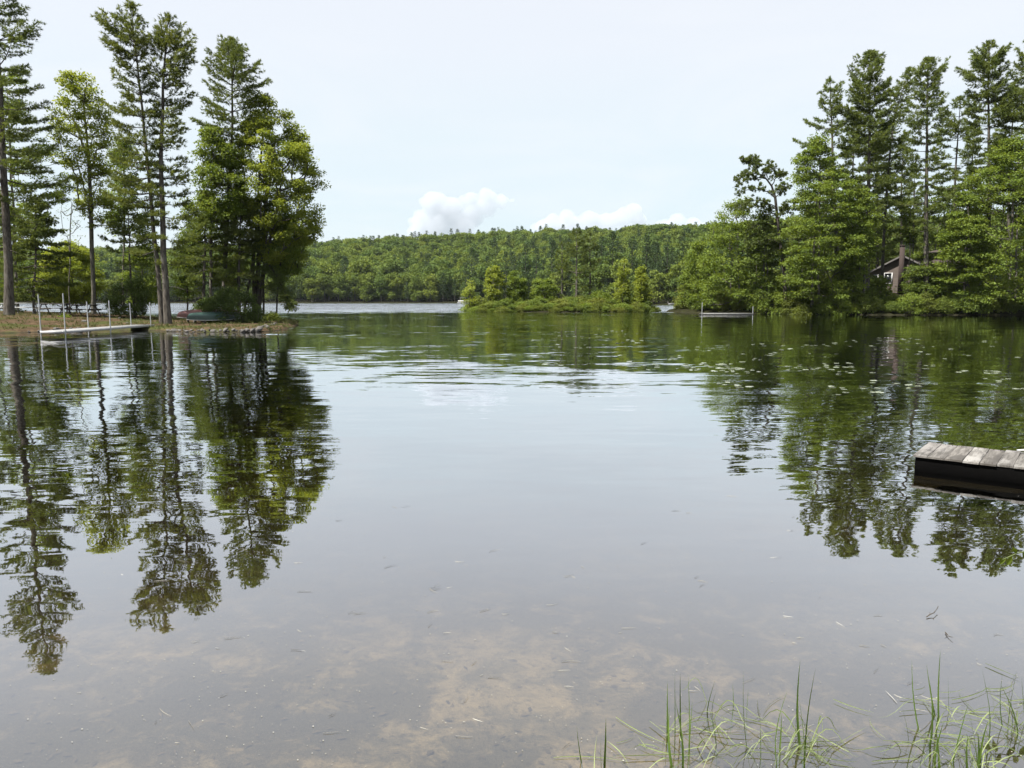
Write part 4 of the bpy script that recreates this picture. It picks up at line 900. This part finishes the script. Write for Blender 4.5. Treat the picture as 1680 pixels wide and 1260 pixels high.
spots = [(60, 547, .2), (28, 548, .25), (95, 546, .18), (330, 546, .22), (345, 546, .2), (362, 546, .25), (375, 546, .3), (388, 546, .22), (400, 545.5, .3), (412, 545, .28), (421, 544.5, .35), (430, 543, .3), (438, 541.5, .34), (446, 539, .3), (452, 536, .28), (300, 546, .2), (315, 547, .16), *[(258+i*6.2, 546.5 if i < 22 else 546.5-(i-22)*.55, .12+.05*((i*7) % 4)) for i in range(30)], *[(2+i*7, 548.5, .12+.04*((i*5) % 4)) for i in range(10)], (140, 537, .34), (178, 532, .36), (196, 533, .30), (210, 537, .22), (10, 549, .22), (45, 548, .15), (268, 545, .2)]
for px, py, s in spots:
    q = gp(px, py); x, y = q[0], q[1]
    for _ in range(40):
        if gz(x, y) > .03: break
        y += .15
    o = rk[k] if k < 3 else rk[k % 3].copy()
    if k >= 3: COL.objects.link(o)
    s *= rr.uniform(.4, .75); o.location = (x, y, max(gz(x, y), .02)+.05*s); o.rotation_euler = (rr.normal(0, .2), rr.normal(0, .2), rr.uniform(0, 6.28)); o.scale = (s, s, s*.9); k += 1
def pontoon():
    a = gp(756, 497.6); root = empty('pontoon_boat', (a[0], 326, 0), 'small white pontoon boat moored at the far shore left of the island', 'boat', rz=R(5))
    f = MB()
    for s in (-1, 1): f.tube([(-2.7, s*.85, .05), (2.3, s*.85, .05), (2.8, s*.85, .2)], [.32, .32, .1], 8)
    f.build('pontoon', ALU, root, smooth=True); d = MB(); d.box((0, 0, .42), (5.2, 2.3, .1)); d.build('deck', WHITE, root)
    r = MB()
    for s in (-1, 1): r.box((0, s*1.1, .85), (4.8, .05, .65))
    r.box((-2.4, 0, .85), (.05, 2.1, .65)); r.build('side_panel', WHITE, root); s_ = MB(); s_.box((-1.7, 0, .8), (.9, 1.7, .6)); s_.box((1.5, .6, .8), (.8, .8, .7)); s_.build('seat', flat_mat('boat_vinyl', (.6, .58, .52)), root)
    c = MB(); c.box((-.3, 0, 2.3), (2.8, 2.1, .08)); 
    for x in (-1.5, .9):
        for s in (-1, 1): c.tube([(x, s*1, .5), (x, s*1, 2.3)], .03, 4)
    c.build('canopy', WHITE, root)
pontoon()
def rowboat():
    root = empty('small_boat', (50.2, 232, 0), 'small white boat pulled in at the far shore, in the gap right of the island', 'boat', rz=R(15))
    V = hull(4.2, 1.5, .55); V[..., 2] = .45-V[..., 2]; h = MB(); h.grid(V); h.build('hull', WHITE, root, smooth=True)
    s = MB(); s.box((-.6, 0, .28), (.25, 1.3, .04)); s.box((.7, 0, .28), (.25, 1.2, .04)); s.build('seat', TBL, root); m = MB(); m.box((-2.05, 0, .6), (.3, .3, .6)); m.build('outboard_motor', TBL, root)
rowboat()

# ------------------------------------------------------------------ lily pads
def pad_mesh(seed):
    r = np.random.default_rng(seed); n = 18; a = np.linspace(.22, 6.06, n); q = 1+r.normal(0, .03, n); m = MB()
    P = np.stack([np.cos(a)*q, np.sin(a)*q, .06*r.uniform(0, 1, n)*(r.uniform(size=n) < .3)+.02], 1); c = np.array([.08, 0, .035])
    rings = np.stack([c+(P-c)*t for t in (.02, .5, 1.0)]); rings[1, :, 2] = .03; m.grid(rings)
    und = rings.copy(); und[..., 2] -= .03; m.grid(und[:, ::-1]); m.grid(np.stack([P, P-[0, 0, .03]])); return m
PAD = flat_mat('lily_leaf', (.34, .37, .29), (.22, .25, .17), 2, .14)
pads = [pad_mesh(i).build('lily_pad', PAD, smooth=True) for i in range(3)]
for o in pads: tag(o, 'small round pale lily pad floating on the dark water off the right shore', 'lily pad', 'lily pads floating off the right shore')
r = np.random.default_rng(44); k = 0
zones = [(1140, 1410, 592, 612, 68), (1340, 1510, 556, 584, 36), (1480, 1680, 556, 610, 36), (1160, 1340, 562, 585, 20), (1400, 1680, 610, 650, 34), (1040, 1180, 596, 606, 18), (840, 1140, 538, 566, 46), (900, 1140, 566, 598, 26), (1170, 1400, 612, 648, 14)]
for x0, x1, y0, y1, n in zones:
    while n > 0:
        cx_, cy_ = r.uniform(x0, x1), r.uniform(y0, y1)
        for _ in range(min(n, int(r.integers(1, 5)))):
            q = gp(cx_+r.normal(0, 14), min(max(cy_+r.normal(0, 2.2), 536), 660)); s = r.uniform(.035, .065)*(1+q[1]/90)
            o = pads[k] if k < 3 else pads[k % 3].copy()
            if k >= 3: COL.objects.link(o)
            o.location = (q[0], q[1], .004); o.rotation_euler = (r.normal(0, .03), r.normal(0, .03), r.uniform(0, 6.28)); o.scale = (s*r.uniform(.85, 1.15), s, s); k += 1; n -= 1

# ------------------------------------------------------------------ sedge and debris at the near bank
SEDGE = leaf_mat('sedge_green', (.045, .085, .018), (.115, .175, .035), .35, rough_noise=9); SEDGE_P = leaf_mat('pale_sedge', (.15, .20, .075), (.32, .37, .175), .3, rough_noise=9); DRY = leaf_mat('dry_stalk', (.06, .045, .03), (.13, .10, .06), .1, rough_noise=9)
def blade(mb, P, w_, rng_, mi=0):
    """a folded, pointed leaf along the points P"""
    P = np.asarray(P, float); n = len(P); T = np.gradient(P, axis=0); T /= np.linalg.norm(T, axis=1, keepdims=True)+1e-9
    a = rng_.uniform(0, 6.28); ref = np.array([math.cos(a), math.sin(a), .15]); S = np.cross(T, ref); S /= np.linalg.norm(S, axis=1, keepdims=True)+1e-9; Nn = np.cross(S, T)
    s = np.linspace(0, 1, n); wd = w_*np.minimum(1, .55+2*s)*(1-s**2.2)+.0003
    V = np.stack([P-S*wd[:, None]*.5, P-Nn*wd[:, None]*.22, P+S*wd[:, None]*.5], 1); mb.grid(V, mi); 
    k = len(mb.a)-1; mb.a[k] = np.full(len(mb.q[k]), rng_.uniform())
def curve(a, b, sag, rng_, n=9, side=None):
    s = np.linspace(0, 1, n)[:, None]; a, b = np.asarray(a, float), np.asarray(b, float); o = rng_.normal(0, 1, 3)*np.array([1, 1, .2]) if side is None else side
    return a+(b-a)*s+np.asarray(o)*sag*np.sin(s*math.pi)
SGp = 'sedge plants standing in the shallows'
def sedge(label, blades, bent, seed, stalks=()):
    rg = np.random.default_rng(seed); b0 = gp(*blades[0][0]); b0[2] = 0
    root = empty('sedge_plant', b0, label, 'sedge', SGp); up = MB()
    for (bx, by), (tx_, ty_), w_ in blades:
        A = gp(bx, by); Bt = P3(tx_, ty_, A[1]+rg.uniform(-.05, .05)); A[2] = gz(A[0], A[1])
        blade(up, curve(A, Bt, .012, rg)-b0, w_*1.15, rg)
    up.build('upright_leaf', SEDGE, root, smooth=True)
    if bent:
        bm = MB()
        for i in range(int(bent*.72)):
            (bx, by), _, _ = blades[int(rg.integers(len(blades)))]; A = gp(bx+rg.normal(0, 14), by+rg.normal(0, 8)); A[2] = -.03; a = rg.uniform(0, 6.28); L_ = rg.uniform(.12, .34); hgt = rg.uniform(.02, .11)
            s = np.linspace(0, 1, 9); Pp = np.stack([A[0]+math.cos(a)*L_*s, A[1]+math.sin(a)*L_*.6*s, -.03+(hgt+.03)*np.sin(np.clip(s*1.25, 0, 1)*math.pi*.86)+.006*s], 1); Pp[:, 2] = np.maximum(Pp[:, 2], -.03+.034*np.minimum(s*4, 1)); blade(bm, Pp-b0, rg.uniform(.0022, .0048), rg)
        bm.build('arching_leaf', SEDGE_P, root, smooth=True)
B = lambda bx, by, tx_, ty_, w_=.008: ((bx, by), (tx_, ty_), w_)
sedge('lone short sedge blade, leftmost at the bottom edge', [B(989, 1255, 994, 1176, .012), B(990, 1258, 986, 1205, .006), B(962, 1248, 946, 1192, .004)], 0, 501)
sedge('sedge clump with four tall close blades left of centre of the shallows', [B(1108, 1205, 1107, 1104, .010), B(1096, 1195, 1095, 1118, .007), B(1119, 1200, 1116, 1104, .006), B(1131, 1215, 1129, 1105, .010), B(1112, 1255, 1098, 1160, .010), B(1118, 1258, 1108, 1150, .008), B(1130, 1220, 1136, 1150, .006)], 16, 502)
sedge('pair of pointed sedge blades beside the four-blade clump', [B(1164, 1165, 1174, 1115, .011), B(1172, 1172, 1176, 1132, .005), B(1176, 1230, 1163, 1160, .007)], 3, 503)
sedge('thin dark single sedge stalk with a kink at the top', [B(1232, 1225, 1220, 1096, .006), B(1199, 1162, 1202, 1122, .004), B(1226, 1165, 1228, 1130, .005)], 7, 504)
sedge('tall sedge clump in the middle with two crossing blades and pale floating leaves', [B(1320, 1225, 1313, 1082, .010), B(1322, 1232, 1338, 1096, .006), B(1284, 1258, 1292, 1132, .008), B(1318, 1250, 1310, 1140, .008), B(1312, 1205, 1308, 1140, .005), B(1276, 1230, 1282, 1170, .006), B(1250, 1240, 1247, 1180, .004)], 30, 505)
sedge('spreading sedge clump with the tallest blade, right of the middle clump', [B(1545, 1175, 1543, 1066, .009), B(1521, 1200, 1496, 1082, .007), B(1545, 1170, 1520, 1090, .007), B(1560, 1170, 1555, 1108, .004), B(1520, 1215, 1526, 1120, .007), B(1492, 1220, 1480, 1160, .004), B(1500, 1255, 1520, 1190, .005)], 12, 506)
sedge('bright green sedge tuft low at the bottom right with broad leaves', [B(1603, 1258, 1604, 1200, .014), B(1612, 1255, 1622, 1180, .010), B(1596, 1255, 1588, 1205, .012), B(1620, 1200, 1610, 1094, .009), B(1606, 1258, 1590, 1170, .008), B(1545, 1256, 1535, 1190, .010), B(1535, 1250, 1548, 1185, .008), B(1558, 1250, 1590, 1150, .006)], 40, 507)
sedge('sedge clump at the right picture edge with thin crossing pale leaves', [B(1658, 1195, 1645, 1105, .006), B(1654, 1190, 1668, 1100, .006), B(1672, 1200, 1640, 1120, .005), B(1655, 1200, 1655, 1130, .005), B(1690, 1190, 1676, 1110, .006)], 22, 508)
def floating_grass():
    rg = np.random.default_rng(61); m = MB()
    for (x0, y0, sx, sy, n) in [(1090, 1225, 60, 18, 26), (1200, 1195, 55, 18, 30), (1330, 1225, 80, 18, 40), (1390, 1240, 40, 12, 14), (1540, 1180, 55, 28, 30), (1600, 1210, 50, 28, 34), (1655, 1140, 26, 30, 22), (1010, 1245, 40, 10, 10)]:
        for _ in range(int(n*.42)):
            q = gp(x0+rg.normal(0, sx), min(y0+rg.normal(0, sy), 1330)); a = rg.normal(0, .7) if rg.uniform() < .7 else rg.uniform(0, 6.28); L_ = rg.uniform(.08, .30); s = np.linspace(-.5, .5, 8); bend = rg.normal(0, .35)
            P = np.stack([q[0]+L_*s*math.cos(a)-bend*L_*s*s*math.sin(a), q[1]+L_*s*math.sin(a)+bend*L_*s*s*math.cos(a), .004+.010*rg.uniform()*np.ones(8)], 1); blade(m, P, rg.uniform(.002, .0045), rg)
    o = m.build('floating_grass', SEDGE_P, smooth=True); tag(o, 'loose mat of pale grass leaves drifting among the sedge', 'grass', kind='stuff')
    m = MB()
    for _ in range(1000):
        py = 760+500*rg.uniform()**.8; q = gp(rg.uniform(-20, 1700), py); L_ = rg.uniform(.0008, .0028)*(1+q[1]*.12); a = rg.uniform(0, 6.28); c, s_ = math.cos(a)*L_, math.sin(a)*L_; asp = rg.uniform(.3, 1)
        m.quads([[q[0]-c, q[1]-s_, .003], [q[0]+s_*asp, q[1]-c*asp, .003], [q[0]+c, q[1]+s_, .003], [q[0]-s_*asp, q[1]+c*asp, .003]], [[0, 1, 2, 3]])
    for _ in range(110):
        py = 800+430*rg.uniform(); q = gp(rg.uniform(200, 1650), py); a = rg.normal(.3, .7); L_ = rg.uniform(.02, .10); bend = rg.normal(0, .3); s = np.linspace(-.5, .5, 6)
        blade(m, np.stack([q[0]+L_*s*math.cos(a)-bend*L_*s*s*math.sin(a), q[1]+L_*s*math.sin(a)+bend*L_*s*s*math.cos(a), np.full(6, .004)], 1), .002, rg)
    tag(m.build('floating_specks', flat_mat('pollen_fluff', (.42, .41, .36), (.24, .22, .17), 3, .9)), 'scattered specks of pollen and straw floating on the still water', 'debris', kind='stuff')
    # leaf litter and waterlogged scraps lying on the bed
    m = MB(); rg = np.random.default_rng(62)
    n = 500; py = 960+370*rg.uniform(size=n)**.9; px = rg.uniform(-60, 1740, n)
    for i in range(n):
        q = gp(px[i], py[i], -.2); z = gz(q[0], q[1])+.006; L_ = rg.uniform(.006, .026); a = rg.uniform(0, 6.28); c, s_ = math.cos(a)*L_, math.sin(a)*L_; asp = rg.uniform(.15, .6)
        m.quads([[q[0]-c, q[1]-s_, z], [q[0]+s_*asp, q[1]-c*asp, z+.004], [q[0]+c, q[1]+s_, z], [q[0]-s_*asp, q[1]+c*asp, z+.003]], [[0, 1, 2, 3]], var=np.array([rg.uniform()]))
    tag(m.build('sunken_leaves', leaf_mat('sunken_leaf', (.022, .019, .013), (.085, .068, .042), .0, rough_noise=3)), 'brown leaf litter lying on the sandy lake bed', 'leaves', kind='stuff')
floating_grass()
def twig(label, pts, seed, up=.0):
    rg = np.random.default_rng(seed); P = np.array([gp(x, y) for x, y in pts]); P[:, 2] = .006+up*np.linspace(0, 1, len(P)); m = MB(); m.tube(P, np.linspace(.0026, .0014, len(P)), 5)
    for i in range(1, len(P)): m.tube([P[i], P[i]+np.array([rg.normal(0, .012), rg.normal(0, .016), .008])], [.002, .0008], 4)
    tag(m.build('floating_twig', DRY, smooth=True), label, 'twig')
twig('small dark twig floating on the water below the wooden dock', [(1520, 1014), (1526, 1011), (1532, 1010), (1538, 1003)], 71, .014); twig('tiny dark bark scrap floating right of the floating twig', [(1551, 1039), (1554, 1043), (1556, 1046)], 72)
def alder():
    Y = 3.4; rg = np.random.default_rng(81); b0 = P3(1790, 930, Y); root = empty('alder_branch', b0, 'green leafy branch tip entering over the water at the right edge', 'branch')
    P = np.array([P3(px, py, Y+d) for px, py, d in [(1790, 930, .1), (1730, 905, .05), (1695, 902, 0), (1668, 908, 0), (1645, 918, -.03)]])-b0; m = MB(); m.tube(P, [.006, .005, .004, .003, .0015], 5); m.build('stem', flat_mat('green_stem', (.10, .13, .035)), root, smooth=True)
    lf = MB(); A = [(1650, 915, 1640, 926), (1660, 911, 1652, 928), (1668, 908, 1662, 898), (1678, 906, 1690, 920), (1690, 904, 1700, 884), (1700, 904, 1708, 925), (1720, 905, 1735, 880), (1645, 917, 1636, 916)]
    for x0, y0, x1, y1 in A:
        a, c = P3(x0, y0, Y)-b0, P3(x1, y1, Y+rg.normal(0, .02))-b0; d = c-a; s = np.cross(d, [.2, 1, .3]); s /= np.linalg.norm(s); t = np.linspace(0, 1, 8)[:, None]; wd = .42*np.linalg.norm(d)*np.sin(np.clip(t, .03, .97)*math.pi)**.8
        V = np.stack([a+d*t-s*wd*.5, a+d*t+np.array([0, .006, -.004]), a+d*t+s*wd*.5], 1); lf.grid(V)
    lf.build('leaves', leaf_mat('alder_leaf', (.12, .17, .02), (.20, .25, .04), .45, rough_noise=20), root, smooth=True)
alder()

# ------------------------------------------------------------------ cumulus beyond the hill
def cloud_mat():
    m, nt, out = new_mat('cloud_white')
    v = N(nt, 'VolumePrincipled', {'Color': (.73, .76, .81, 1), 'Density': .0105, 'Anisotropy': .1}); nt.links.new(v.outputs[0], out.inputs['Volume']); return m
CLM = cloud_mat(); tex = bpy.data.textures.new('billow', 'CLOUDS'); tex.noise_scale = 95; tex.noise_depth = 2; tex2 = bpy.data.textures.new('billow_fine', 'CLOUDS'); tex2.noise_scale = 34; tex2.noise_depth = 2
def cloud(label, lumps, seed, D=4200):
    rg = np.random.default_rng(seed); m = MB(); c0 = P3(lumps[0][0], lumps[0][1], D)
    kx = D/F
    for px, py, rp_ in lumps:
        c = P3(px, py, D)-c0
        for j in range(9):
            d = rg.normal(size=3); d /= np.linalg.norm(d); d[2] = abs(d[2])*.8-.1; R0 = rp_*kx; rr_ = R0*(1.0 if j == 0 else rg.uniform(.35, .6)); cc = c+(0 if j == 0 else 1)*d*R0*.8
            n, k = 9, 14; ph = np.linspace(-1.5, 1.5, n)[:, None]; a = np.arange(k)*6.283/k
            V = np.stack([np.cos(ph)*np.cos(a), np.cos(ph)*np.sin(a), np.sin(ph)*np.ones(k)], -1)*rr_+cc; m.grid(V, close_v=True); m.pg(V[0][::-1]); m.pg(V[-1])
    o = m.build('cloud', CLM, smooth=True); o.location = c0
    rm = o.modifiers.new('skin', 'REMESH'); rm.mode = 'VOXEL'; rm.voxel_size = 7; rm.use_smooth_shade = True
    for t_, s_ in ((tex, 40), (tex2, 14)):
        d = o.modifiers.new('billow', 'DISPLACE'); d.texture = t_; d.strength = s_; d.texture_coords = 'LOCAL'; d.mid_level = .5
    tag(o, label, 'cloud', 'cumulus clouds over the far hill')
cloud('large heaped white cumulus cloud left of centre over the hill', [(715, 372, 26), (690, 362, 17), (712, 335, 20), (738, 345, 22), (752, 372, 24), (775, 355, 20), (796, 340, 18), (800, 322, 13), (822, 330, 11), (770, 330, 14), (840, 330, 5), (695, 382, 22)], 1)
cloud('long low white cloud bank right of the big cumulus', [(935, 372, 20), (905, 365, 15), (930, 358, 14), (965, 364, 17), (995, 366, 16), (1020, 358, 17), (1040, 350, 15), (1050, 362, 14), (890, 374, 14)], 2)
cloud('small rounded white cloud at the right end of the hill line', [(1110, 374, 18), (1090, 374, 15), (1112, 364, 14), (1135, 372, 15), (1152, 378, 12)], 3)

# ------------------------------------------------------------------ air
def haze():
    m, nt, out = new_mat('haze_air'); v = N(nt, 'VolumePrincipled', {'Color': (.80, .88, .95, 1), 'Density': .00004, 'Anisotropy': .2}); nt.links.new(v.outputs[0], out.inputs['Volume'])
    b = MB(); b.box((0, 500, 41.5), (3900, 2700, 97)); tag(b.build('haze', m), 'thin pale summer haze', kind='stuff')
haze()
